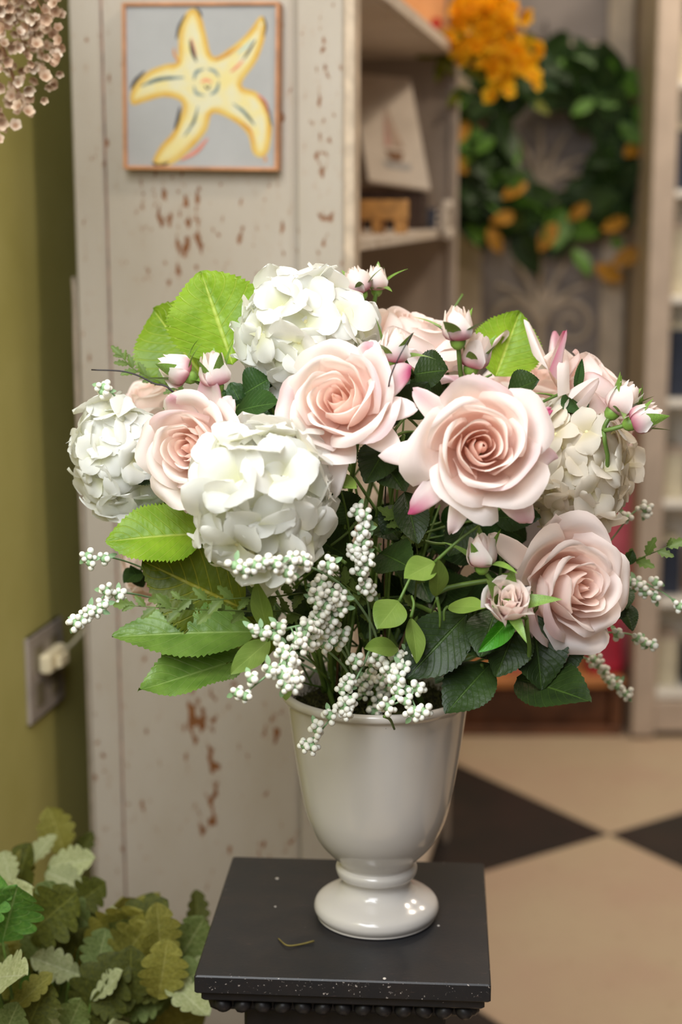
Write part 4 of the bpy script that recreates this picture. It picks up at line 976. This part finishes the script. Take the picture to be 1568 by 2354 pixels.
leaf_stem('rose_leaf_stem', 'dark rose leaves in the gap between the two middle roses', [(930, 1000, 1.55), (900, 1150, 1.58), (880, 1500, 1.64)],
          [((900, 1010, 1.53), (840, 1110, 1.50), 0.042, RF(-.2, 0.4)), ((930, 960, 1.54), (985, 880, 1.53), 0.04, RF(.1, 0.4)), ((880, 1060, 1.53), (930, 1130, 1.5), 0.04, RF(.3, 0.4)), ((950, 860, 1.58), (1030, 850, 1.56), 0.045, RF(.1, .6)), ((935, 910, 1.57), (880, 860, 1.58), 0.035, RF(.1, .4)), ((930, 1130, 1.55), (960, 1250, 1.52), 0.036, RF(.2, .4)), ((925, 1160, 1.56), (880, 1230, 1.54), .03, RF(-.2, .4))], 'rose_leaf')
leaf_stem('rose_leaf_stem', 'broad dark leaf beside the upright white berry spray', [(900, 1250, 1.57), (890, 1400, 1.6), (870, 1560, 1.64)],
          [((875, 1270, 1.55), (945, 1305, 1.50), 0.046, RF(.1, 0.4)), ((800, 1280, 1.58), (730, 1240, 1.56), 0.044, RF(-.1, 0.4)), ((820, 1200, 1.58), (765, 1130, 1.57), 0.036, RF(-.1, 0.4)), ((790, 1330, 1.59), (850, 1280, 1.57), 0.03, RF(-.1, 0.4)), ((960, 1240, 1.56), (945, 1160, 1.55), 0.03, RF(.2, .3))], 'rose_leaf')
leaf_stem('rose_leaf_stem', 'green rose leaves under the upper left bud pair', [(600, 900, 1.56), (640, 980, 1.6), (760, 1400, 1.65)],
          [((540, 945, 1.55), (640, 925, 1.51), 0.036, RF(.1, 0.8), 'mid_leaf'), ((560, 905, 1.58), (620, 870, 1.57), 0.04, RF(.1, 0.5), 'mid_leaf'), ((570, 960, 1.57), (620, 985, 1.55), .03, RF(0, .6), 'mid_leaf'), ((520, 900, 1.58), (450, 930, 1.57), .03, RF(0, .6), 'mid_leaf'), ((600, 985, 1.58), (520, 935, 1.56), .042, RF(0, .5), 'mid_leaf'), ((640, 960, 1.6), (560, 890, 1.6), .046, RF(0, .4), 'mid_leaf'), ((590, 1000, 1.6), (530, 880, 1.61), .05, RF(0, .3), 'mid_leaf'), ((650, 940, 1.6), (640, 860, 1.6), .04, RF(0, .4), 'mid_leaf')], 'mid_leaf')
leaf_stem('rose_leaf_stem', 'jagged dark leaf behind the largest rose at upper right', [(1170, 900, 1.60), (1150, 1000, 1.62), (1000, 1450, 1.66)],
          [((1165, 905, 1.57), (1238, 872, 1.55), 0.034, RF(.1, 0.7)), ((1180, 920, 1.58), (1215, 960, 1.56), 0.03, RF(.1, 0.5)), ((1300, 900, 1.6), (1345, 955, 1.58), 0.03, RF(0, .6), 'mid_leaf'), ((1325, 905, 1.60), (1338, 825, 1.59), 0.010, RF(0, .3), 'mid_leaf')], 'rose_leaf')
leaf_stem('rose_leaf_stem', 'dark leaves peeking out right of the low right rose', [(1440, 1300, 1.62), (1380, 1400, 1.64), (1050, 1540, 1.68)],
          [((1430, 1380, 1.60), (1455, 1450, 1.58), 0.022, RF(.3, 0.4)), ((1425, 1340, 1.6), (1440, 1400, 1.58), 0.024, RF(.3, .4)), ((1440, 1300, 1.6), (1455, 1265, 1.6), 0.014, RF(.3, .4))], 'rose_leaf')
leaf_stem('rose_leaf_stem', 'small dark leaf at the left beside the hidden pink rose', [(330, 1330, 1.68), (420, 1400, 1.66), (700, 1520, 1.66)],
          [((325, 1310, 1.66), (285, 1340, 1.64), 0.022, RF(-.2, .6)), ((330, 1350, 1.66), (300, 1300, 1.65), .016, RF(-.2, .5))], 'rose_leaf')
# deep filler greenery, one stem per region
R = random.Random(77)
fill = [('dark leaves deep in the centre behind the berry sprays', 850, 1310, 110, 150, 22), ('dark leaves deep between the largest rose and the round bud', 1050, 1280, 110, 110, 18), ('dark leaves deep under the front hydrangea', 680, 1380, 100, 90, 9),
        ('dark leaves deep behind the right hydrangea', 1280, 1230, 90, 130, 9), ('dark leaves deep behind the upper middle roses', 930, 950, 150, 110, 12), ('dark leaves deep behind the left rose', 480, 1080, 110, 120, 9), ('dark leaves deep at the lower right above the vase rim', 1000, 1430, 100, 70, 10)]
for lb, cx, cy, sx, sy, n in fill:
    lv = []
    for k in range(n):
        x, y = R.uniform(cx - sx, cx + sx), R.uniform(cy - sy, cy + sy); D = R.uniform(1.60, 1.74); a = R.uniform(0, 6.28); l = R.uniform(70, 120)
        lv.append(((x, y, D), (x + l * math.cos(a), y + l * math.sin(a), D - 0.03), R.uniform(0.026, 0.042), (R.uniform(-.5, .5), -1, R.uniform(0, .8)), R.choice(('rose_leaf', 'rose_leaf', 'mid_leaf'))))
    leaf_stem('filler_leaf_stem', lb, [(cx, cy, 1.66), (cx * .6 + 866 * .4, cy * .5 + 750, 1.67), (866 + (cx - 866) * 0.1, 1560, 1.66)], lv, 'rose_leaf', group='filler foliage')

# ---- pale oval leaf sprigs
PL = 'pale_leaf'
leaf_stem('oval_leaf_sprig', 'pale oval leaf pair at left over the vase rim', [(640, 1470, 1.50), (690, 1490, 1.53), (760, 1570, 1.60)],
          [((617, 1457, 1.47), (590, 1335, 1.45), 0.021, RF(-.3, .3)), ((620, 1472, 1.47), (530, 1550, 1.43), 0.025, RF(.1, .6))], PL, 0.0014)
leaf_stem('oval_leaf_sprig', 'two pale oval leaves above centre right of the berries', [(1002, 1380, 1.49), (985, 1430, 1.53), (940, 1560, 1.62)],
          [((1000, 1292, 1.46), (930, 1330, 1.43), 0.028, RF(0, .7)), ((1004, 1372, 1.46), (1006, 1285, 1.44), 0.021, RF(.35, .4)), ((1030, 1395, 1.49), (1118, 1398, 1.45), 0.022, RF(0, 1.0))], PL, 0.0014)
leaf_stem('oval_leaf_sprig', 'pale oval leaf in the middle of the white berries', [(900, 1400, 1.52), (895, 1460, 1.55), (880, 1560, 1.62)],
          [((918, 1382, 1.48), (868, 1446, 1.45), 0.034, RF(-.1, .5)), ((915, 1490, 1.50), (838, 1490, 1.47), 0.022, RF(0, .8))], PL, 0.0014)
leaf_stem('oval_leaf_sprig', 'curved pale leaf beside the large dark leaf over the rim', [(945, 1425, 1.50), (950, 1500, 1.53), (930, 1570, 1.6)],
          [((945, 1420, 1.48), (958, 1525, 1.45), 0.022, RF(.6, .3)), ((925, 1560, 1.5), (905, 1605, 1.47), 0.014, RF(0, .6))], PL, 0.0014)
leaf_stem('oval_leaf_sprig', 'yellow green leaf tucked right of the front hydrangea', [(770, 1090, 1.52), (800, 1200, 1.56), (830, 1500, 1.64)],
          [((755, 1100, 1.50), (820, 1122, 1.46), 0.020, RF(.1, .9)), ((860, 1200, 1.53), (845, 1222, 1.5), 0.012, RF(0, .6)), ((800, 1120, 1.5), (776, 1095, 1.49), 0.012, RF(0, .6))], PL, 0.0014)
leaf_stem('oval_leaf_sprig', 'tiny yellow green leaf tip drooping over the left vase rim', [(680, 1560, 1.54), (700, 1570, 1.57), (740, 1580, 1.6)],
          [((660, 1570, 1.545), (657, 1610, 1.54), 0.012, RF(0, .4))], PL, 0.0012)

# ---- fern like sprigs with jagged leaflets
FL_ = [leaf_mesh('leaflet', 0.016, 0.0065, M['fern'], teeth=4, tooth=0.45, fold=0.3, curl=0.2, nv=8, nu=2, seed=s) for s in (1, 2, 3)]
def fern(label, path, n, s0=1.0):
    P = crom([W(*p) for p in path], 10); mw = Matrix.Translation(P[-1]); inv = mw.inverted(); root = empty('fern_sprig', mw); tag(root, label, 'fern', 'jagged fern sprigs')
    part('stem', root, tube([inv @ p for p in P[::3]] if len(P) > 9 else [inv @ p for p in P], 0.0005, 0.0012, 6, 3), M['fern'], True)
    Rn = random.Random(len(label) + n)
    for k in range(n):
        i = int((k + 0.3) / n * (len(P) - 2)); p = P[i]; t = (P[i] - P[i + 1]).normalized(); sd = 1 if k % 2 else -1
        side = t.cross(Vector((0.2, -1, 0.3))).normalized() * sd
        d = (t * 0.9 + side * 0.75 + Vector((0, -0.3, 0.1))).normalized(); s = s0 * (0.6 + 0.7 * min(1, 3 * (k + 1) / n)) * Rn.uniform(.8, 1.15)
        obj('leaflet', FL_[Rn.randrange(3)], root, inv @ bt_frame(p, p + d, Vector((Rn.uniform(-.4, .4), -1, 0.5))) @ Matrix.Scale(s, 4))
    i = 0; obj('leaflet', FL_[0], root, inv @ bt_frame(P[1], P[0] + (P[0] - P[2]), Vector((0, -1, .5))) @ Matrix.Scale(s0 * 1.4, 4))
fern('upper of two jagged blue green fern sprigs at left', [(380, 1378, 1.46), (500, 1378, 1.46), (620, 1372, 1.49), (740, 1380, 1.56), (820, 1540, 1.62)], 15)
fern('lower of two jagged blue green fern sprigs at left', [(300, 1392, 1.46), (420, 1400, 1.46), (560, 1405, 1.49), (700, 1420, 1.55), (800, 1550, 1.61)], 16)
fern('jagged fern tip sticking out at the right beside pink bag', [(1540, 1255, 1.60), (1480, 1280, 1.61), (1420, 1310, 1.63), (1250, 1420, 1.65), (1000, 1560, 1.66)], 9)
fern('jagged fern sprig standing in the dark centre', [(745, 1290, 1.52), (800, 1350, 1.53), (850, 1400, 1.56), (860, 1560, 1.62)], 16)
fern('jagged fern sprig between berries and dark leaves', [(905, 1190, 1.54), (940, 1220, 1.55), (960, 1300, 1.57), (930, 1560, 1.62)], 12)
fern('thin fern sprig at upper left beside the dark wire', [(280, 820, 1.66), (310, 850, 1.66), (380, 885, 1.66), (470, 950, 1.66), (640, 1250, 1.66)], 14, 0.8)

# ---- white berry sprays
BR = [mesh_data('berry', *ball(0.0033, 10, 7, 1, 1, s), M['berry']) for s in (1.0, 0.93)]
cl_v, cl_f = ball(0.0045, 7, 5); CL = mesh_data('berry_cluster', cl_v, cl_f, M['berry_stalk'])
TIP = leaf_mesh('bract', 0.010, 0.005, M['berry_stalk'], fold=0.3, nv=5, nu=1)
def berries(label, path, clusters, D0=None, tone=1.0):
    P = [W(*p) for p in path]; mw = Matrix.Translation(P[-1]); inv = mw.inverted(); root = empty('berry_spray', mw); tag(root, label, 'berry spray', 'white berry sprays')
    c = crom(P, 8)
    part('stem', root, tube([inv @ p for p in P], 0.0008, 0.0014, 6, 6), M['berry_stalk'], True)
    Rn = random.Random(len(label) * 7 + len(clusters))
    for (x, y, n) in clusters:
        q = min(c, key=lambda p: (px(x, y, p.y) - p).length); p = px(x, y, q.y - 0.006)
        n = max(4, int(n * 0.74)); rad = 0.0034 * (n ** (1 / 3)) * 1.02
        dr_ = (p - q); L = dr_.length
        cl = obj('berry_cluster', CL, root, Matrix.Translation(inv @ p))
        if L > 0.004: part('stalk', cl, tube([Vector((0, 0, 0)), (q - p)], 0.0009, 0.0009, 5), M['berry_stalk'], True)
        for k in range(n):
            zz = 1 - 2 * (k + 0.5) / n; a = k * 2.39996 + Rn.uniform(-.3, .3); rr = math.sqrt(1 - zz * zz)
            v = Vector((rr * math.cos(a), -abs(zz) if zz > 0 else -zz * 0.4, rr * math.sin(a))); v.y = -zz
            v = v * rad * Rn.uniform(0.8, 1.12); v.x *= Rn.uniform(0.9, 1.2)
            obj('berry', BR[k % 2], cl, Matrix.Translation(v) @ Matrix.Scale(Rn.uniform(0.85, 1.15), 4))
        for k in range(1):
            dd = Vector((Rn.gauss(0, 1), 0.3, Rn.gauss(0, 1))).normalized(); obj('bract', TIP, cl, bt_frame(dd * rad * 0.7, dd * 2, Vector((0, -1, .4))))
berries('white berry spray lying along the bottom of the front hydrangea', [(535, 1312, 1.385), (620, 1308, 1.39), (700, 1300, 1.42), (790, 1350, 1.48), (860, 1450, 1.55), (880, 1570, 1.62)],
        [(540, 1300, 7), (560, 1310, 8), (585, 1298, 7), (605, 1292, 9), (632, 1296, 10), (660, 1318, 12), (672, 1288, 12), (700, 1290, 13), (756, 1300, 13)])
berries('upright white berry spray in the dark centre', [(826, 1165, 1.49), (830, 1240, 1.49), (835, 1330, 1.50), (850, 1420, 1.55), (850, 1570, 1.61)],
        [(822, 1178, 12), (840, 1186, 8), (832, 1220, 14), (838, 1245, 12), (815, 1260, 9), (830, 1280, 15), (845, 1292, 12), (818, 1275, 10), (828, 1315, 12), (840, 1345, 14), (852, 1360, 10)])
berries('white berry spray rising to the left of the upright one', [(738, 1328, 1.47), (750, 1370, 1.47), (770, 1430, 1.49), (800, 1500, 1.54), (830, 1575, 1.6)],
        [(738, 1340, 12), (732, 1362, 10), (765, 1362, 16), (782, 1372, 10), (748, 1392, 12), (728, 1382, 10), (735, 1412, 12), (784, 1398, 10), (722, 1432, 14), (745, 1448, 12), (762, 1425, 10), (772, 1450, 9)])
berries('white berry spray reaching left just above the pale oval leaf', [(582, 1450, 1.44), (640, 1448, 1.44), (720, 1440, 1.46), (790, 1500, 1.54), (820, 1580, 1.6)],
        [(584, 1448, 5), (602, 1455, 7), (630, 1462, 9), (644, 1440, 8), (706, 1440, 13), (724, 1448, 12), (680, 1470, 10), (692, 1482, 12), (712, 1478, 12), (745, 1482, 12), (758, 1470, 12), (775, 1475, 12), (790, 1455, 9)])
berries('white berry spray drooping left past the vase rim', [(550, 1602, 1.41), (580, 1580, 1.41), (640, 1530, 1.42), (700, 1470, 1.46), (780, 1520, 1.55), (820, 1585, 1.6)],
        [(545, 1592, 6), (564, 1600, 6), (577, 1560, 6), (620, 1540, 9), (652, 1500, 12), (665, 1515, 14), (660, 1538, 14), (648, 1552, 12), (672, 1558, 12), (655, 1575, 12), (680, 1572, 10)])
berries('long white berry spray hanging down over the vase front', [(706, 1716, 1.49), (750, 1665, 1.49), (800, 1595, 1.50), (835, 1530, 1.52), (850, 1500, 1.55), (850, 1575, 1.6)],
        [(700, 1712, 10), (716, 1716, 10), (728, 1676, 11), (758, 1645, 10), (790, 1625, 14), (805, 1608, 14), (796, 1640, 10), (802, 1565, 10), (835, 1570, 14), (850, 1555, 12), (840, 1590, 12), (818, 1520, 12), (790, 1580, 10), (855, 1525, 12)])
berries('white berry spray falling over the front right vase rim', [(962, 1642, 1.46), (940, 1590, 1.47), (920, 1550, 1.48), (885, 1520, 1.52), (870, 1575, 1.6)],
        [(952, 1640, 12), (972, 1636, 12), (958, 1582, 13), (932, 1612, 8), (915, 1560, 14), (895, 1540, 14), (888, 1580, 14), (878, 1605, 14), (890, 1625, 13), (868, 1630, 10), (928, 1535, 12), (945, 1505, 10), (912, 1508, 10), (870, 1510, 14), (880, 1560, 10), (858, 1636, 7), (915, 1588, 9)])
berries('white berry sprig poking out above the far left hydrangea', [(240, 888, 1.60), (262, 908, 1.61), (320, 980, 1.64), (560, 1300, 1.66), (800, 1570, 1.64)], [(240, 890, 10), (236, 900, 7)])
berries('upper white berry sprig sticking out at the left beside leaves', [(202, 1283, 1.56), (250, 1280, 1.57), (360, 1320, 1.62), (600, 1450, 1.64), (790, 1570, 1.64)], [(202, 1278, 8), (206, 1292, 8), (240, 1284, 5)])
berries('lower white berry sprig sticking out at the far left', [(170, 1438, 1.52), (215, 1405, 1.53), (260, 1362, 1.55), (400, 1390, 1.62), (600, 1480, 1.64), (790, 1575, 1.64)], [(174, 1432, 12), (188, 1424, 11), (206, 1406, 10), (222, 1402, 9), (236, 1390, 6), (244, 1358, 9), (272, 1370, 11)])
berries('round berry sprig at the right edge beside the creamy hydrangea', [(1484, 1170, 1.70), (1452, 1182, 1.69), (1350, 1300, 1.68), (1100, 1500, 1.66), (900, 1575, 1.66)], [(1484, 1170, 16), (1440, 1190, 6)])
berries('thin berry sprig reaching out of frame right of the low rose', [(1566, 1392, 1.64), (1510, 1355, 1.64), (1440, 1335, 1.64), (1300, 1400, 1.66), (1000, 1560, 1.66)], [(1446, 1338, 6), (1462, 1342, 7), (1474, 1352, 8), (1506, 1338, 6), (1484, 1362, 5), (1562, 1394, 7), (1505, 1372, 4)])
berries('short berry sprig right of the low rose lower edge', [(1502, 1484, 1.66), (1430, 1455, 1.66), (1300, 1470, 1.66), (1000, 1565, 1.66)], [(1500, 1482, 6), (1480, 1478, 5), (1418, 1458, 6), (1466, 1468, 4)])
berries('hanging berry spray at lower right in front of the bench', [(1442, 1592, 1.76), (1400, 1555, 1.76), (1362, 1520, 1.74), (1250, 1500, 1.70), (1000, 1570, 1.67)], [(1438, 1594, 12), (1420, 1578, 9), (1402, 1566, 8), (1376, 1530, 12), (1366, 1516, 10), (1388, 1544, 8), (1314, 1542, 7)])

# ---- bare twigs and wires
def strand(name, label, path, r, mat, cat):
    P = [W(*p) for p in path]; mw = Matrix.Translation(P[-1]); inv = mw.inverted()
    o = obj(name, mesh_data(name, *tube([inv @ p for p in P], r * 0.6, r, 6), M[mat]), None, mw); tag(o, label, cat)
strand('dark_twig', 'thin dark twig sticking out to the left above the left hydrangea', [(210, 850, 1.60), (290, 855, 1.6), (350, 880, 1.6), (420, 930, 1.6), (600, 1250, 1.64)], 0.0013, 'wire', 'twig')
strand('dark_twig', 'thin dark wire crossing the opening bud above top centre rose', [(948, 766, 1.455), (915, 826, 1.45), (895, 880, 1.46), (892, 960, 1.52), (880, 1300, 1.6)], 0.0009, 'wire', 'wire')
for i, (x, dx_, m) in enumerate(((735, -10, 'stem'), (760, -6, 'stem'), (778, 4, 'twig'), (800, 8, 'stem'), (720, -30, 'stem'), (915, 20, 'twig'), (885, 0, 'twig'), (930, 34, 'twig'))):
    strand('bare_stem', ['green stem rising at far left inside the vase mouth', 'green stem second from left in the vase mouth', 'reddish stem at left of the vase mouth', 'green stem left of centre in the vase mouth', 'slanting green stem leaning left from the moss', 'brown twig right of the berries in the dark centre', 'brown twig behind the berries at centre', 'slanting brown twig toward the right dark leaves'][i],
           [(x + dx_ * 5, 1250, 1.64), (x + dx_ * 2, 1400, 1.62), (x, 1500, 1.60), (x - dx_, 1590, 1.62)], 0.0030 if m == 'stem' else 0.0017, m, 'stem')
# ------------------------------------------------------------------ leafy bush in a planter at the lower left
R = random.Random(31)
bushm = [leaf_mat('bush_leaf_green', S(124, 138, 76), S(170, 176, 118), S(96, 112, 54), 0.55, 0.25, 7, 0.35), leaf_mat('bush_leaf_olive', S(96, 100, 34), S(132, 134, 60), S(70, 76, 24), 0.55, 0.25, 7, 0.35),
         leaf_mat('bush_leaf_pale', S(196, 200, 150), S(214, 216, 176), S(164, 172, 116), 0.6, 0.25, 7, 0.35), leaf_mat('bush_leaf_bright', S(110, 158, 66), S(164, 192, 124), S(84, 138, 56), 0.5, 0.25, 7, 0.35), leaf_mat('bush_leaf_gold', S(156, 150, 68), S(180, 174, 100), S(126, 124, 48), 0.55, 0.3, 7, 0.35)]
BL_ = [[leaf_mesh('leaf', 1.0, 0.66, m, lobes=5, lobe=0.20, fold=0.25, curl=cu, wave=0.05, ripple=0.012, nv=60, nu=4, a=1.1, b=0.55, nvein=5, slant=0.35, seed=i) for i, cu in enumerate((0.1, 0.3, -0.12))] for m in bushm]
PX_, PY_ = -0.365, 1.80
bush = empty('leafy_bush', Matrix.Translation((PX_, PY_, 0.36))); tag(bush, 'leafy bush with lobed green and pale leaves at lower left', 'plant')
BI = Matrix.Translation((-PX_, -PY_, -0.36))
def bl(b, t, var, n, wsc=1.0):
    B_, T_ = W(*b), W(*t); L = (T_ - B_).length
    obj('leaf', BL_[var][R.randrange(3)], bush, BI @ bt_frame(B_, T_, Vector(n)) @ Matrix.Diagonal((wsc, 1, 1, 1)) @ Matrix.Scale(L, 4))
    return B_
ends = []
for b, t, v, n, ws in (((150, 1965, 1.98), (112, 1858, 1.98), 4, (.1, -1, .2), 1.0), ((70, 1990, 1.9), (118, 1912, 1.92), 2, (-.5, -1, .2), .7), ((112, 1992, 1.9), (212, 1972, 1.88), 2, (.1, -1, .7), .85), ((105, 2005, 1.88), (180, 2030, 1.86), 2, (.1, -.8, .8), 1.1), ((170, 1980, 2.0), (212, 1915, 2.0), 1, (.1, -1, .3), .7),
                     ((6, 2165, 1.62), (42, 2022, 1.60), 3, (.25, -1, .25), 1.1), ((-40, 2140, 1.6), (-10, 2010, 1.6), 3, (-.1, -1, .25), 1.0), ((28, 2040, 1.8), (5, 1955, 1.82), 2, (.1, -1, .3), .9), ((60, 2040, 1.85), (50, 1955, 1.85), 4, (.1, -1, .3), .8), ((150, 2095, 1.84), (248, 2026, 1.84), 1, (.1, -1, .45), .95), ((95, 2120, 1.8), (165, 2050, 1.78), 0, (.1, -1, .45), 1),
                     ((285, 2205, 1.80), (350, 2056, 1.82), 4, (.15, -1, .25), .9), ((452, 2160, 1.9), (455, 2046, 1.92), 1, (.5, -1, .1), .7), ((215, 2250, 1.74), (245, 2135, 1.76), 0, (.2, -1, .3), 1.15), ((300, 2250, 1.8), (425, 2160, 1.82), 0, (.1, -1, .5), .9), ((360, 2300, 1.82), (450, 2200, 1.84), 1, (.1, -1, .4), .9), ((375, 2235, 1.72), (482, 2348, 1.66), 2, (.3, -.8, .6), .6),
                     ((-20, 2250, 1.6), (48, 2232, 1.55), 2, (0, -.7, .9), 1.0), ((20, 2330, 1.6), (118, 2235, 1.62), 4, (0, -.7, .7), .6), ((60, 2370, 1.62), (110, 2260, 1.62), 1, (.1, -1, .4), 1.1), ((210, 2300, 1.7), (290, 2235, 1.7), 2, (0, -.6, 1), .7), ((120, 2220, 1.74), (60, 2140, 1.76), 0, (-.2, -1, .4), 1), ((160, 2240, 1.76), (110, 2120, 1.8), 1, (-.1, -1, .3), .9), ((230, 2160, 1.86), (270, 2090, 1.86), 1, (.1, -1, .3), .9),
                     ((180, 2180, 1.82), (190, 2080, 1.84), 1, (0, -1, .3), 1), ((280, 2280, 1.74), (400, 2270, 1.72), 1, (.1, -.6, .9), .8), ((150, 2380, 1.66), (190, 2290, 1.66), 0, (.1, -1, .4), 1), ((0, 2400, 1.58), (40, 2310, 1.58), 0, (.1, -1, .4), 1.1)):
    ends.append(bl(b, t, v, n, ws))
for k in range(75):
    x = R.uniform(-90, 420); top_ = 2040 + 0.25 * max(0, x); y = R.uniform(top_, 2440); D = R.uniform(1.68, 1.95); a = math.radians(R.gauss(80, 45)); l = R.uniform(95, 165)
    e = bl((x, y, D), (x + l * math.cos(a), y - l * math.sin(a), D - 0.02), R.choice((0, 0, 0, 1, 1, 4, 4, 2, 3)), (R.uniform(-.5, .5), -1, R.uniform(.1, .9)), R.uniform(.8, 1.1))
    if k % 4 == 0: ends.append(e)
for e in ends:
    q = BI @ e; part('stem', bush, tube([Vector((R.uniform(-.04, .04), R.uniform(-.04, .04), -0.02)), Vector((q.x * 0.6, q.y * 0.6, q.z * 0.55)), q], 0.003, 0.0015, 5, 4), M['stem'], True)
pot = empty('planter', Matrix.Translation((PX_, PY_, 0))); tag(pot, 'clay planter holding the leafy bush beside the green wall', 'planter')
clay = plain('clay', S(150, 104, 80), 0.8, 0.15, 20)
part('pot_wall', pot, lathe([(0, 0), (0.09, 0), (0.095, 0.004), (0.125, 0.30), (0.135, 0.302), (0.138, 0.335), (0.128, 0.337), (0.122, 0.30), (0, 0.29)], 40), clay, True)
part('soil', pot, lathe([(0, 0.312), (0.06, 0.315), (0.119, 0.306), (0.119, 0.302), (0, 0.302)], 30), M['moss'], True)

# ------------------------------------------------------------------ dried blossom bunch hanging at the upper left
dpm = petal_mat('dried_blossom', 0.8, 0.25)
DB = [blossom_mesh('blossom', 0.0070, 5, S(150, 112, 84), c, dpm, 0.55, 0.6) for c in (S(222, 200, 176), S(204, 176, 152), S(232, 216, 196))]
hw_ = ROOM @ Vector((WALLX + 0.03, -0.42, 2.12))
db = empty('dried_flower_bunch', Matrix.Translation(hw_)); tag(db, 'bunch of dusty pink dried blossoms hanging at the upper left wall', 'dried flowers'); DI = Matrix.Translation(-hw_)
R = random.Random(14); pts = []
def inside(x, y):
    if y < 60: return x < 140
    if y < 200: return x < 150 - (y - 60) * 0.08
    return x < 138 - (y - 200) * 1.15
while len(pts) < 285:
    x, y = R.uniform(-90, 158), R.uniform(-80, 325)
    if inside(x, y): pts.append((x, y, R.uniform(1.84, 1.98)))
dtw = plain('dried_twig', S(128, 92, 60), 0.8, 0.2)
for k in range(26):
    x, y, D = pts[k * 10]; q = DI @ W(x, y, D)
    part('twig', db, tube([Vector((R.uniform(-.006, .006), R.uniform(-.006, .006), 0)), Vector((q.x * .4, q.y * .4, q.z * .5 + .02)), q], 0.0018, 0.0008, 5, 4), dtw, True)
for x, y, D in pts:
    nrm = Vector((R.uniform(-.8, 1), -1, R.uniform(-1, .6)))
    obj('blossom', DB[R.randrange(3)], db, frame(nrm, Vector((R.uniform(-1, 1), 0, R.uniform(-1, 1))), DI @ W(x, y, D), R.uniform(0.7, 1.2)))
hk = empty('wall_hook', ROOM @ Matrix.Translation((WALLX, -0.42, 2.12))); tag(hk, 'small iron hook holding the dried blossom bunch', 'hook')
part('hook_plate', hk, box(0, 0.004, -0.01, 0.01, -0.02, 0.03, 0.001), M['wire']); part('hook_arm', hk, tube([Vector((0.004, 0, 0.0)), Vector((0.03, 0, -0.004)), Vector((0.045, 0, 0.004)), Vector((0.046, 0, 0.02))], 0.003, 0.003, 7), M['wire'], True)
